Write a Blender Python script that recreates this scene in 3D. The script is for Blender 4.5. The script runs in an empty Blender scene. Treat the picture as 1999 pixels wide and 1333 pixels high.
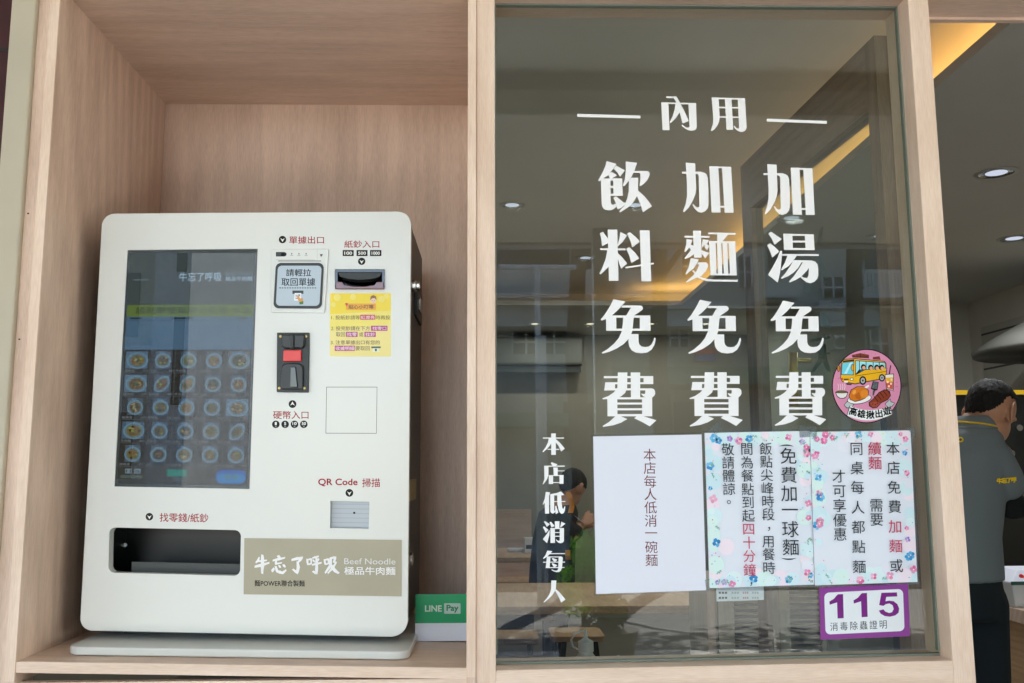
import bpy, bmesh, math, random
from mathutils import Vector, Matrix
random.seed(7)
S = bpy.context.scene
COL = S.collection

# ------------------------------------------------------------------ camera
F_PX, YAW, PITCH, ROLL = 1788.3, 0.02307, 0.13705, -0.00435
CAM = Vector((0.0, -1.70, 1.38))
_fwd = Vector((math.sin(YAW) * math.cos(PITCH), math.cos(YAW) * math.cos(PITCH), math.sin(PITCH)))
_rt = Vector((math.cos(YAW), -math.sin(YAW), 0.0))
_up = _rt.cross(_fwd)
RT = _rt * math.cos(ROLL) + _up * math.sin(ROLL)
UP = -_rt * math.sin(ROLL) + _up * math.cos(ROLL)
cd = bpy.data.cameras.new('camera')
cd.sensor_width = 36.0
cd.lens = F_PX / 1999.0 * 36.0
cd.clip_start = 0.02
cd.clip_end = 400.0
cam = bpy.data.objects.new('camera', cd)
COL.objects.link(cam)
cam.matrix_world = Matrix((
    (RT.x, UP.x, -_fwd.x, CAM.x), (RT.y, UP.y, -_fwd.y, CAM.y),
    (RT.z, UP.z, -_fwd.z, CAM.z), (0, 0, 0, 1)))
S.camera = cam

# ------------------------------------------------------------------ light, exposure
EXPO = 3.12
LAMP_W = 0.46                    # each lit ceiling downlight
SUN_EL, SUN_AZ = math.radians(52), math.radians(20)      # azimuth off the street side, towards +X
w = bpy.data.worlds.new('World')
S.world = w
w.use_nodes = True
nt = w.node_tree
sky = nt.nodes.new('ShaderNodeTexSky')
sky.sky_type = 'NISHITA'
sky.sun_disc = False
sky.sun_elevation = SUN_EL
_sd = Vector((math.sin(SUN_AZ) * math.cos(SUN_EL), -math.cos(SUN_AZ) * math.cos(SUN_EL), math.sin(SUN_EL)))
sky.sun_rotation = math.atan2(_sd.x, _sd.y)
nt.links.new(sky.outputs[0], nt.nodes['Background'].inputs[0])
nt.nodes['Background'].inputs[1].default_value = 0.13
sl = bpy.data.lights.new('sun', 'SUN')
sl.energy = 4.6
sl.angle = math.radians(0.5)
sl.color = (1.0, 0.97, 0.92)
so = bpy.data.objects.new('sun', sl)
COL.objects.link(so)
so.rotation_euler = _sd.to_track_quat('Z', 'Y').to_euler()
so.location = (0, -8, 12)
S.view_settings.view_transform = 'Standard'
S.view_settings.look = 'None'
S.view_settings.exposure = EXPO
S.view_settings.gamma = 1.0
S.render.engine = 'CYCLES'
cy = S.cycles
cy.use_denoising = True
cy.max_bounces = 10
cy.diffuse_bounces = 5
cy.glossy_bounces = 4
cy.transmission_bounces = 6
cy.transparent_max_bounces = 24
cy.sample_clamp_indirect = 4.0
cy.caustics_reflective = False
cy.caustics_refractive = False
EMIT = 1.0 / 2.0 ** EXPO        # emission that shows as its own colour at this exposure


# ------------------------------------------------------------------ helpers
def ray(px, py):
    return _fwd * F_PX + RT * (px - 999.5) + UP * (666.5 - py)


def at(px, py, Y):
    d = ray(px, py)
    return CAM + d * ((Y - CAM.y) / d.y)


def atz(px, py, Z):
    d = ray(px, py)
    return CAM + d * ((Z - CAM.z) / d.z)


def mir(px, py, Y):
    """real place, outside, of what the window mirrors at this spot"""
    p = at(px, py, 0.06 - Y)
    return Vector((p.x, Y, p.z))


def s2l(c):
    return c / 12.92 if c <= 0.04045 else ((c + 0.055) / 1.055) ** 2.4


def rgb(h):
    if isinstance(h, str):
        return tuple(s2l(int(h[i:i + 2], 16) / 255.0) for i in (0, 2, 4))
    return tuple(h[:3])


class MB:
    def __init__(self):
        self.v, self.f = [], []

    def add(self, vs, fs):
        b = len(self.v)
        self.v += [tuple(p) for p in vs]
        self.f += [tuple(b + i for i in f) for f in fs]
        return self

    def box(self, x0, x1, y0, y1, z0, z1):
        vs = [(x, y, z) for z in (z0, z1) for y in (y0, y1) for x in (x0, x1)]
        return self.add(vs, [(0, 2, 3, 1), (4, 5, 7, 6), (0, 1, 5, 4), (2, 6, 7, 3), (0, 4, 6, 2), (1, 3, 7, 5)])

    def prism(self, poly, off):
        """poly: list of 3d points; swept by vector off"""
        n = len(poly)
        off = Vector(off)
        vs = [Vector(p) for p in poly] + [Vector(p) + off for p in poly]
        fs = [tuple(range(n)), tuple(reversed(range(n, 2 * n)))]
        fs += [(i, i + n, (i + 1) % n + n, (i + 1) % n) for i in range(n)]
        return self.add(vs, fs)

    def pxprism(self, pts, y0, y1):
        return self.prism([at(x, y, y0) for x, y in pts], (0, y1 - y0, 0))

    def rrect(self, x0, x1, y0, y1, z0, z1, r, axis='y', n=6):
        """rounded rectangle prism; the rounding lies in the plane across axis"""
        def ring(a0, a1, b0, b1):
            o = []
            for cx, cy_, s in ((a1 - r, b1 - r, 0), (a0 + r, b1 - r, 1), (a0 + r, b0 + r, 2), (a1 - r, b0 + r, 3)):
                for k in range(n + 1):
                    t = math.pi / 2 * (s + k / n)
                    o.append((cx + r * math.cos(t), cy_ + r * math.sin(t)))
            return o
        if axis == 'y':
            return self.prism([(a, y0, b) for a, b in ring(x0, x1, z0, z1)], (0, y1 - y0, 0))
        if axis == 'z':
            return self.prism([(a, b, z0) for a, b in ring(x0, x1, y0, y1)], (0, 0, z1 - z0))
        return self.prism([(x0, a, b) for a, b in ring(y0, y1, z0, z1)], (x1 - x0, 0, 0))

    def cyl(self, p0, p1, r0, r1=None, n=16, caps=True):
        r1 = r0 if r1 is None else r1
        p0, p1 = Vector(p0), Vector(p1)
        d = (p1 - p0).normalized()
        a = d.orthogonal().normalized()
        b = d.cross(a)
        vs = []
        for p, r in ((p0, r0), (p1, r1)):
            for i in range(n):
                t = 2 * math.pi * i / n
                vs.append(p + (a * math.cos(t) + b * math.sin(t)) * r)
        fs = [(i, (i + 1) % n, (i + 1) % n + n, i + n) for i in range(n)]
        if caps:
            fs += [tuple(reversed(range(n))), tuple(range(n, 2 * n))]
        return self.add(vs, fs)

    def lathe(self, c, prof, n=24, caps=True):
        c = Vector(c)
        vs = []
        for r, z in prof:
            for i in range(n):
                t = 2 * math.pi * i / n
                vs.append((c.x + r * math.cos(t), c.y + r * math.sin(t), c.z + z))
        fs = []
        for j in range(len(prof) - 1):
            for i in range(n):
                fs.append((j * n + i, j * n + (i + 1) % n, (j + 1) * n + (i + 1) % n, (j + 1) * n + i))
        if caps:
            fs += [tuple(reversed(range(n))), tuple(range((len(prof) - 1) * n, len(prof) * n))]
        return self.add(vs, fs)

    def loft(self, rings, n=20):
        """rings: (centre, half-width vector a, half-depth vector b)"""
        vs = []
        for c, a, b in rings:
            c, a, b = Vector(c), Vector(a), Vector(b)
            for i in range(n):
                t = 2 * math.pi * i / n
                vs.append(c + a * math.cos(t) + b * math.sin(t))
        fs = []
        for j in range(len(rings) - 1):
            for i in range(n):
                fs.append((j * n + i, j * n + (i + 1) % n, (j + 1) * n + (i + 1) % n, (j + 1) * n + i))
        fs += [tuple(reversed(range(n))), tuple(range((len(rings) - 1) * n, len(rings) * n))]
        return self.add(vs, fs)

    def ball(self, c, a, b, d, n=20, m=12):
        """ellipsoid with half-axis vectors a, b, d"""
        c, a, b, d = map(Vector, (c, a, b, d))
        rings = []
        for j in range(1, m):
            t = math.pi * j / m
            rings.append((c - d * math.cos(t), a * math.sin(t), b * math.sin(t)))
        return self.loft(rings, n)

    def build(self, name, mat, parent=None, smooth=False, bevel=0.0, seg=2):
        me = bpy.data.meshes.new(name)
        me.from_pydata(self.v, [], self.f)
        bm = bmesh.new()
        bm.from_mesh(me)
        bmesh.ops.recalc_face_normals(bm, faces=bm.faces)
        bm.to_mesh(me)
        bm.free()
        me.materials.append(mat)
        o = bpy.data.objects.new(name, me)
        COL.objects.link(o)
        if parent:
            adopt(o, parent)
        if smooth:
            for p in me.polygons:
                p.use_smooth = True
        if bevel:
            md = o.modifiers.new('bevel', 'BEVEL')
            md.width = bevel
            md.segments = seg
            md.limit_method = 'ANGLE'
            md.angle_limit = math.radians(40)
        return o


def world_of(o):
    m = o.matrix_basis.copy()
    return world_of(o.parent) @ o.matrix_parent_inverse @ m if o.parent else m


def adopt(o, parent):
    o.parent = parent
    o.matrix_parent_inverse = world_of(parent).inverted()


def tag(o, label, cat, group=None):
    o['label'] = label
    o['category'] = cat
    if group:
        o['group'] = group
    return o


def thing(name, label, cat, loc=(0, 0, 0), group=None):
    o = bpy.data.objects.new(name, None)
    o.empty_display_size = 0.1
    COL.objects.link(o)
    o.location = loc
    return tag(o, label, cat, group)


def struct(o):
    o['kind'] = 'structure'
    return o


# ------------------------------------------------------------------ materials
def mat_new(name):
    m = bpy.data.materials.new(name)
    m.use_nodes = True
    return m, m.node_tree, m.node_tree.nodes['Principled BSDF']


def plain(name, col, rough=0.5, metal=0.0, noise=0.0, nscale=40.0, bump=0.0, spec=0.5):
    m, t, b = mat_new(name)
    c = rgb(col)
    b.inputs['Roughness'].default_value = rough
    b.inputs['Metallic'].default_value = metal
    b.inputs['Specular IOR Level'].default_value = spec
    if noise or bump:
        tc = t.nodes.new('ShaderNodeTexCoord')
        nz = t.nodes.new('ShaderNodeTexNoise')
        nz.inputs['Scale'].default_value = nscale
        nz.inputs['Detail'].default_value = 6
        t.links.new(tc.outputs['Object'], nz.inputs['Vector'])
        rp = t.nodes.new('ShaderNodeValToRGB')
        rp.color_ramp.elements[0].position = 0.3
        rp.color_ramp.elements[1].position = 0.7
        rp.color_ramp.elements[0].color = tuple(x * (1 - noise) for x in c) + (1,)
        rp.color_ramp.elements[1].color = tuple(min(1, x * (1 + noise)) for x in c) + (1,)
        t.links.new(nz.outputs['Fac'], rp.inputs['Fac'])
        t.links.new(rp.outputs['Color'], b.inputs['Base Color'])
        if bump:
            bp = t.nodes.new('ShaderNodeBump')
            bp.inputs['Strength'].default_value = bump
            bp.inputs['Distance'].default_value = 0.01
            t.links.new(nz.outputs['Fac'], bp.inputs['Height'])
            t.links.new(bp.outputs['Normal'], b.inputs['Normal'])
    else:
        b.inputs['Base Color'].default_value = c + (1,)
    return m


def wood(name, lo, hi, axis, rough=0.45, k=1.0):
    """laminate oak: long soft figure plus fine pores along one axis"""
    m, t, b = mat_new(name)
    tc = t.nodes.new('ShaderNodeTexCoord')

    def noise(sl, sc, det, dist=0.0):
        mp = t.nodes.new('ShaderNodeMapping')
        v = [sc, sc, sc]
        v['xyz'.index(axis)] = sl
        mp.inputs['Scale'].default_value = v
        t.links.new(tc.outputs['Object'], mp.inputs['Vector'])
        n = t.nodes.new('ShaderNodeTexNoise')
        n.inputs['Scale'].default_value = 1.0
        n.inputs['Detail'].default_value = det
        n.inputs['Distortion'].default_value = dist
        t.links.new(mp.outputs['Vector'], n.inputs['Vector'])
        return n
    a = noise(1.0 * k, 5.0 * k, 3, 2.2)
    p = noise(38.0 * k, 520.0 * k, 2)
    q = noise(4.0 * k, 70.0 * k, 4, .6)

    def math_(op, x, y):
        n = t.nodes.new('ShaderNodeMath')
        n.operation = op
        if op == 'MULTIPLY_ADD':
            n.inputs[2].default_value = 0.0
        for i, s in enumerate((x, y)):
            if isinstance(s, (int, float)):
                n.inputs[i].default_value = s
            else:
                t.links.new(s, n.inputs[i])
        return n.outputs[0]
    wm = t.nodes.new('ShaderNodeMapping')
    v = [5.5 * k] * 3
    v['xyz'.index(axis)] = .55 * k
    wm.inputs['Scale'].default_value = v
    wm.inputs['Location'].default_value = (.37, .11, .23)
    t.links.new(tc.outputs['Object'], wm.inputs['Vector'])
    wv = t.nodes.new('ShaderNodeTexWave')
    wv.wave_type = 'RINGS'
    wv.inputs['Scale'].default_value = 1.6
    wv.inputs['Distortion'].default_value = 7.0
    wv.inputs['Detail'].default_value = 3.0
    wv.inputs['Detail Scale'].default_value = 1.2
    t.links.new(wm.outputs['Vector'], wv.inputs['Vector'])
    f = math_('ADD', math_('MULTIPLY_ADD', wv.outputs['Fac'], .10), math_('MULTIPLY', a.outputs['Fac'], 0.36))
    f = math_('ADD', f,
              math_('ADD', math_('MULTIPLY', q.outputs['Fac'], 0.27), math_('MULTIPLY', p.outputs['Fac'], 0.43)))
    rp = t.nodes.new('ShaderNodeValToRGB')
    rp.color_ramp.elements[0].position = 0.42
    rp.color_ramp.elements[1].position = 0.72
    rp.color_ramp.elements[0].color = rgb(lo) + (1,)
    rp.color_ramp.elements[1].color = rgb(hi) + (1,)
    t.links.new(f, rp.inputs['Fac'])
    t.links.new(rp.outputs['Color'], b.inputs['Base Color'])
    b.inputs['Roughness'].default_value = rough
    bp = t.nodes.new('ShaderNodeBump')
    bp.inputs['Strength'].default_value = 0.12
    bp.inputs['Distance'].default_value = 0.0015
    t.links.new(p.outputs['Fac'], bp.inputs['Height'])
    t.links.new(bp.outputs['Normal'], b.inputs['Normal'])
    return m


def emitter(name, col, strength):
    m, t, b = mat_new(name)
    t.nodes.remove(b)
    e = t.nodes.new('ShaderNodeEmission')
    e.inputs[0].default_value = rgb(col) + (1,)
    e.inputs[1].default_value = strength
    t.links.new(e.outputs[0], t.nodes['Material Output'].inputs[0])
    return m


def glass(name, tint=(0.95, 0.97, 0.955), f0=0.045, rough=0.0):
    """thin clear sheet: sees through, mirrors more at grazing angles (the same from either side)"""
    m, t, b = mat_new(name)
    t.nodes.remove(b)
    tr = t.nodes.new('ShaderNodeBsdfTransparent')
    tr.inputs[0].default_value = tuple(tint) + (1,)
    gl = t.nodes.new('ShaderNodeBsdfGlossy')
    gl.inputs['Roughness'].default_value = rough
    lw = t.nodes.new('ShaderNodeLayerWeight')
    lw.inputs['Blend'].default_value = 0.5
    pw = t.nodes.new('ShaderNodeMath')
    pw.operation = 'POWER'
    pw.inputs[1].default_value = 5.0
    t.links.new(lw.outputs['Facing'], pw.inputs[0])
    ma = t.nodes.new('ShaderNodeMath')
    ma.operation = 'MULTIPLY_ADD'
    ma.inputs[1].default_value = 1.0 - f0
    ma.inputs[2].default_value = f0
    t.links.new(pw.outputs[0], ma.inputs[0])
    mx = t.nodes.new('ShaderNodeMixShader')
    t.links.new(ma.outputs[0], mx.inputs[0])
    t.links.new(tr.outputs[0], mx.inputs[1])
    t.links.new(gl.outputs[0], mx.inputs[2])
    t.links.new(mx.outputs[0], t.nodes['Material Output'].inputs[0])
    return m


def printed(name, rough=0.45, emit=None):
    """colours of a flat print come from the mesh's own colour attribute"""
    m, t, b = mat_new(name)
    a = t.nodes.new('ShaderNodeVertexColor')
    a.layer_name = 'print'
    t.links.new(a.outputs['Color'], b.inputs['Base Color'])
    b.inputs['Roughness'].default_value = rough
    b.inputs['Specular IOR Level'].default_value = 0.0 if emit else 0.22
    if emit:
        t.links.new(a.outputs['Color'], b.inputs['Emission Color'])
        b.inputs['Emission Strength'].default_value = emit
        b.inputs['Base Color'].default_value = (0, 0, 0, 1)
        t.links.remove(b.inputs['Base Color'].links[0])
    return m


OAK_LO, OAK_HI = 'c9ad99', 'e8cdb9'
M = {
    'oak_v': wood('oak_laminate_upright', OAK_LO, OAK_HI, 'z'),
    'oak_h': wood('oak_laminate_level', OAK_LO, OAK_HI, 'x'),
    'oak_y': wood('oak_laminate_inward', OAK_LO, OAK_HI, 'y'),
    'oak_edge_v': wood('oak_edging_upright', 'd8bca6', 'ecd5c2', 'z'),  # same oak, colour lightened for the stronger light on front-facing boards
    'oak_edge_h': wood('oak_edging_level', 'd8bca6', 'ecd5c2', 'x'),
    'oak_door': wood('oak_door_wood', '806a57', '9c8470', 'z'),
    'oak_door_y': wood('oak_door_wood_level', '806a57', '9c8470', 'y'),
    'oak_seat': wood('oak_seat', 'b08a64', 'd2ae86', 'y', k=1.5),
    'cream': plain('cream_paint', 'b9b09c', 0.6, noise=0.04, nscale=9, bump=0.05),
    'red_tile': plain('dark_red_tile', '3a1016', 0.3, noise=0.2, nscale=30),
    'glass': glass('window_glass', (.885, .92, .90), .051),
    'sleeve': glass('clear_sleeve', (0.93, 0.94, 0.95), 0.06, 0.08),
    'tape': glass('clear_tape', (.82, .84, .84), .10, .25),
    'screen_glass': glass('screen_glass', (0.93, 0.95, 0.95), 0.038, 0.0),
    'seal': plain('grey_green_seal', '7d877d', 0.5),
    'kiosk_white': plain('white_powder_coat', 'dddfdb', 0.26, noise=0.012, nscale=900, bump=0.02),
    'kiosk_dark': plain('dark_olive_steel', '35352c', 0.42, noise=0.05, nscale=500),
    'black': plain('black_plastic', '16181a', 0.35),
    'black_gloss': plain('black_gloss', '0b0c0e', 0.12),
    'charcoal': plain('charcoal_plastic', '2c3133', 0.45, noise=0.1, nscale=200),
    'steel': plain('steel', 'b8b8b4', 0.25, metal=1.0),
    'brass': plain('brass_screw', 'd8c07a', 0.35, metal=0.8),
    'tray_dark': plain('tray_dark', '070b08', 0.4),
    'tray_grey': plain('tray_grey_plate', '283130', 0.4),
    'shutter_grey': plain('scanner_plate', 'b4bcc4', 0.3),
    'vinyl': plain('white_vinyl', 'f2f3f5', 0.4),
    'print': printed('printed_sheet'),
    'print_gloss': printed('printed_gloss', 0.22),
    'display': printed('display_pixels', 0.3, EMIT * .66),
    'red_btn': plain('red_button', 'e02a22', 0.3),
    'smoke_red': plain('smoked_red_plastic', '6e3a34', 0.15),
    'ceil': plain('ceiling_paint', 'e2e3de', 0.8, noise=0.02, nscale=3),
    'ceil_low': plain('lower_ceiling_paint', 'c4c5bf', 0.8, noise=0.02, nscale=3),
    'wall': plain('beige_wall_paint', '908c80', 0.8, noise=0.04, nscale=4),
    'wall_dk': plain('olive_wall_paint', 'c2c0b4', 0.8, noise=0.05, nscale=4),
    'floor_in': plain('indoor_tile', '6f6b62', 0.3, noise=0.1, nscale=5),
    'paving': plain('arcade_paving', 'a19e99', 0.6, noise=0.15, nscale=14),
    'asphalt': plain('asphalt', '585755', 0.85, noise=0.15, nscale=8),
    'arc_ceil': plain('arcade_plaster', 'd6d5cc', 0.8, noise=0.02, nscale=3),
    'arc_dark': plain('arcade_trim', '7c7a6e', 0.7),
    'concrete': plain('grey_concrete', '9b9a92', 0.85, noise=0.12, nscale=2.5),
    'concrete_w': plain('pale_render', 'a4a9ac', 0.8, noise=0.08, nscale=2),
    'win_dark': plain('dark_window', '15191a', 0.1),
    'rail_white': plain('white_railing', 'b2b3b0', 0.5),
    'green_sign': plain('green_awning', '3f6a58', 0.5),
    'sign_blue': plain('blue_sign', '2c4c9a', .5),
    'bark': plain('bark', '4a4034', 0.9, noise=0.3, nscale=20),
    'leaf': plain('leaf', '34581f', 0.5, noise=0.35, nscale=30),
    'leaf_lt': plain('shrub_leaf', '86bf3e', 0.45, noise=0.35, nscale=40),
    'pot': plain('planter_clay', '2b2723', 0.8, noise=0.1),
    'pole': plain('painted_pole', 'aeb6bb', 0.4),
    'lamp_rim': plain('lamp_rim', 'c9c9c4', 0.3, metal=0.6),
    'reflector': plain('lamp_reflector', 'd9dde2', .12, metal=.9),
    'down': emitter('downlight_glow', 'e4ecff', .09),
    'down_warm': emitter('warm_downlight_glow', 'fff0d0', .2),
    'led': emitter('warm_led', 'ffbc68', 2.3),
    'skin': plain('skin', 'bd8a6c', 0.5, noise=0.06, nscale=60),
    'hair': plain('black_hair', '120f0d', 0.6, noise=0.5, nscale=260, bump=0.5, spec=.3),
    'polo': plain('slate_polo', '747d80', 0.85, noise=0.08, nscale=700),
    'cuff_black': plain('black_cloth', '101312', 0.9, noise=0.1, nscale=300),
    'navy': plain('navy_trousers', '0f1b20', 0.9, noise=0.1, nscale=300),
    'yellow': plain('yellow_trim', 'f2c41c', 0.6),
    'orange': plain('orange_lanyard', 'd98a14', 0.6),
    'paper': plain('white_paper', 'dfe3f0', 0.6),
    'white_pl': plain('white_plastic', 'dcdedd', 0.35),
    'hood': plain('hood_metal', '62625c', 0.5, metal=0.2),
    'brick': None,
    'dark_eq': plain('dark_equipment', '1a1c1a', 0.4),
    'louvre': wood('louvre_wood', 'c4bba6', 'dcd3be', 'z'),
}


def brick_mat():
    m, t, b = mat_new('grey_brick')
    tc = t.nodes.new('ShaderNodeTexCoord')
    mp = t.nodes.new('ShaderNodeMapping')
    mp.inputs['Rotation'].default_value = (math.radians(90), 0, math.radians(90))
    br = t.nodes.new('ShaderNodeTexBrick')
    br.inputs['Color1'].default_value = rgb('a9a79c') + (1,)
    br.inputs['Color2'].default_value = rgb('b4b2a8') + (1,)
    br.inputs['Mortar'].default_value = rgb('4a4740') + (1,)
    br.inputs['Scale'].default_value = 1.6
    br.inputs['Mortar Size'].default_value = 0.012
    br.inputs['Brick Width'].default_value = 0.42
    br.inputs['Row Height'].default_value = 0.16
    t.links.new(tc.outputs['Object'], mp.inputs['Vector'])
    t.links.new(mp.outputs['Vector'], br.inputs['Vector'])
    t.links.new(br.outputs['Color'], b.inputs['Base Color'])
    b.inputs['Roughness'].default_value = 0.7
    return m


M['brick'] = brick_mat()


# ------------------------------------------------------------------ flat prints and lettering
_gl = {}


def glyph(s):
    k = s
    if k not in _gl:
        c = bpy.data.curves.new('t', 'FONT')
        c.body = s
        c.size = 1.0
        c.resolution_u = 3
        o = bpy.data.objects.new('t', c)
        COL.objects.link(o)
        dg = bpy.context.evaluated_depsgraph_get()
        me = bpy.data.meshes.new_from_object(o.evaluated_get(dg))
        vs = [(v.co.x, v.co.y) for v in me.vertices]
        fs = [tuple(p.vertices) for p in me.polygons]
        bpy.data.objects.remove(o)
        bpy.data.curves.remove(c)
        bpy.data.meshes.remove(me)
        _gl[k] = (vs, fs)
    return _gl[k]


def bold(vs, fs, off):
    """(shift x, shift y) pairs, in em, that fatten a glyph by off"""
    if off <= 0:
        return [(0.0, 0.0)]
    n = 8 if off > .02 else 4
    return [(off * math.cos(6.2832 * (i + .5) / n), off * math.sin(6.2832 * (i + .5) / n)) for i in range(n)]


def bbox(vs):
    xs = [v[0] for v in vs]
    ys = [v[1] for v in vs]
    return min(xs), max(xs), min(ys), max(ys)


_ref = bbox(glyph('國')[0])
REF_C = ((_ref[0] + _ref[1]) / 2, (_ref[2] + _ref[3]) / 2)
REF_S = (_ref[3] - _ref[2]) / 0.92


class Art:
    """flat coloured shapes given in photograph pixels, laid on the plane Y = y0, later layers nearer the street"""

    def __init__(self, y0, step=6e-5):
        self.y0, self.step, self.lay = y0, step, 0
        self.v, self.f, self.c = [], [], []
        self.clip = False
        self.fn = None                      # optional map from local to pixel coordinates

    def quad(self, tl, tr, br, bl):
        def fn(u, v):
            return ((tl[0] * (1 - u) + tr[0] * u) * (1 - v) + (bl[0] * (1 - u) + br[0] * u) * v,
                    (tl[1] * (1 - u) + tr[1] * u) * (1 - v) + (bl[1] * (1 - u) + br[1] * u) * v)
        self.fn = fn
        return self

    def crop(self, ox, oy, s):
        self.fn = lambda x, y: (ox + x / s, oy + y / s)
        return self

    def raw(self, pts, faces, col, lay=None):
        if lay is None:
            self.lay += 1
            lay = self.lay
        b = len(self.v)
        for x, y in pts:
            if self.clip:
                x, y = min(max(x, 0.0), 1.0), min(max(y, 0.0), 1.0)
            if self.fn:
                x, y = self.fn(x, y)
            self.v.append(at(x, y, self.y0 - self.step * lay))
        c = rgb(col)
        for f in faces:
            self.f.append(tuple(b + i for i in f))
            self.c.append(c)
        return self

    def poly(self, pts, col, lay=None):
        return self.raw(pts, [tuple(range(len(pts)))], col, lay)

    def rect(self, x0, y0, x1, y1, col, lay=None):
        return self.poly([(x0, y0), (x1, y0), (x1, y1), (x0, y1)], col, lay)

    def ell(self, cx, cy_, rx, ry, col, lay=None, n=28, rot=0.0, a0=0.0, a1=2 * math.pi):
        pts = []
        m = n if a1 - a0 > 6.28 else n + 1
        for i in range(m):
            t = a0 + (a1 - a0) * i / n
            x, y = rx * math.cos(t), ry * math.sin(t)
            pts.append((cx + x * math.cos(rot) - y * math.sin(rot), cy_ + x * math.sin(rot) + y * math.cos(rot)))
        return self.poly(pts, col, lay)

    def rr(self, x0, y0, x1, y1, r, col, lay=None, n=5, ry=None):
        ry = r if ry is None else ry
        pts = []
        for cx, cy_, s in ((x1 - r, y1 - ry, 0), (x0 + r, y1 - ry, 1), (x0 + r, y0 + ry, 2), (x1 - r, y0 + ry, 3)):
            for k in range(n + 1):
                t = math.pi / 2 * (s + k / n)
                pts.append((cx + r * math.cos(t), cy_ + ry * math.sin(t)))
        return self.poly(pts, col, lay)

    def text(self, s, x0, y0, x1, y1, col, off=0.0, lay=None, slope=0.0):
        """stretch the string into the box; slope: fall in y per unit x"""
        vs, fs = glyph(s)
        if not vs:
            return self
        a, b, c, d = bbox(vs)
        o = max(off, 0.0)
        a, b, c, d = a - o, b + o, c - o, d + o
        if lay is None:
            self.lay += 1
            lay = self.lay
        for k, (sx_, sy_) in enumerate(bold(vs, fs, off)):
            pts = []
            for x, y in vs:
                px = x0 + (x + sx_ - a) / (b - a) * (x1 - x0)
                pts.append((px, y1 - (y + sy_ - c) / (d - c) * (y1 - y0) + slope * (px - x0)))
            self.raw(pts, fs, col, lay + .1 * k)
        return self

    def char(self, ch, cx, cy_, size, col, off=0.0, lay=None, skew=0.0, sx=1.0, rot=0.0):
        vs, fs = glyph(ch)
        k = size / REF_S
        if lay is None:
            self.lay += 1
            lay = self.lay
        for j, (sx_, sy_) in enumerate(bold(vs, fs, off)):
            pts = []
            for x, y in vs:
                dx, dy = (x + sx_ - REF_C[0]) * k * sx, -(y + sy_ - REF_C[1]) * k
                if rot:
                    dx, dy = dx * math.cos(rot) - dy * math.sin(rot), dx * math.sin(rot) + dy * math.cos(rot)
                pts.append((cx + dx + skew * dy, cy_ + dy))
            self.raw(pts, fs, col, lay + .1 * j)
        return self

    def build(self, name, mat, parent=None):
        me = bpy.data.meshes.new(name)
        me.from_pydata([tuple(v) for v in self.v], [], self.f)
        ca = me.color_attributes.new('print', 'FLOAT_COLOR', 'CORNER')
        i = 0
        for p, c in zip(me.polygons, self.c):
            for _ in range(p.loop_total):
                ca.data[i].color = c + (1.0,)
                i += 1
        me.materials.append(mat)
        # every print faces the street
        bm = bmesh.new()
        bm.from_mesh(me)
        bm.normal_update()
        flip = [f for f in bm.faces if f.normal.y > 0]
        bmesh.ops.reverse_faces(bm, faces=flip)
        bm.to_mesh(me)
        bm.free()
        o = bpy.data.objects.new(name, me)
        COL.objects.link(o)
        if parent:
            adopt(o, parent)
        return o
# ------------------------------------------------------------------ storefront
XL, XR = -0.8375, -0.0445          # clear width of the niche
PL, PR = 0.0080, 0.8330            # clear width of the window
PE = 0.8736                        # far side of the right post
ZS, ZC, ZT = 1.037, 2.313, 2.313   # niche shelf, niche ceiling, window head
DN, DF = 0.575, 0.105              # niche depth, frame depth
YG = 0.048                         # street face of the glass


def tilt(x):
    """the old shelf hangs a little towards its right end"""
    return 0.0085 - 0.0180 * (x - XL) / (XR - XL)


def tilted(mb):
    mb.v = [(x, y, z + tilt(x)) for x, y, z in mb.v]
    return mb


niche = thing('wooden_niche', 'open oak laminate niche with shelf, holding the white ordering kiosk', 'niche', (XL, 0, ZS))
MB().box(XL - .0185, XL, -.003, DN, ZS - .03, 2.75).build('side_panel', M['oak_v'], niche)
MB().box(XR, XR + .0165, -.004, DN, 0.6, 2.75).build('side_panel', M['oak_v'], niche)
MB().box(XL - .0187, XL - .0003, -.006, -.0032, ZS - .025, 2.75).build('edge_strip', M['oak_edge_v'], niche)
MB().box(XR + .0002, XR + .0163, -.0068, -.0042, ZS - .025, 2.75).build('edge_strip', M['oak_edge_v'], niche)
MB().box(XL, XR, DN, DN + .018, ZS - .03, 2.6).build('back_panel', M['oak_v'], niche)
MB().box(XL, XR, 0.001, DN, ZC, ZC + .018).build('top_panel', M['oak_h'], niche)
tilted(MB().box(XL, XR, 0.000, DN, ZS - .018, ZS)).build('shelf', M['oak_h'], niche)
tilted(MB().box(XL, XR, -.004, -.0005, ZS - .019, ZS - .0003)).build('edge_strip', M['oak_edge_h'], niche)
MB().box(XL - .0187, XR + .0165, 0.004, 0.022, 0.0, ZS - .0295).build('apron_panel', M['oak_edge_h'], niche)

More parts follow.
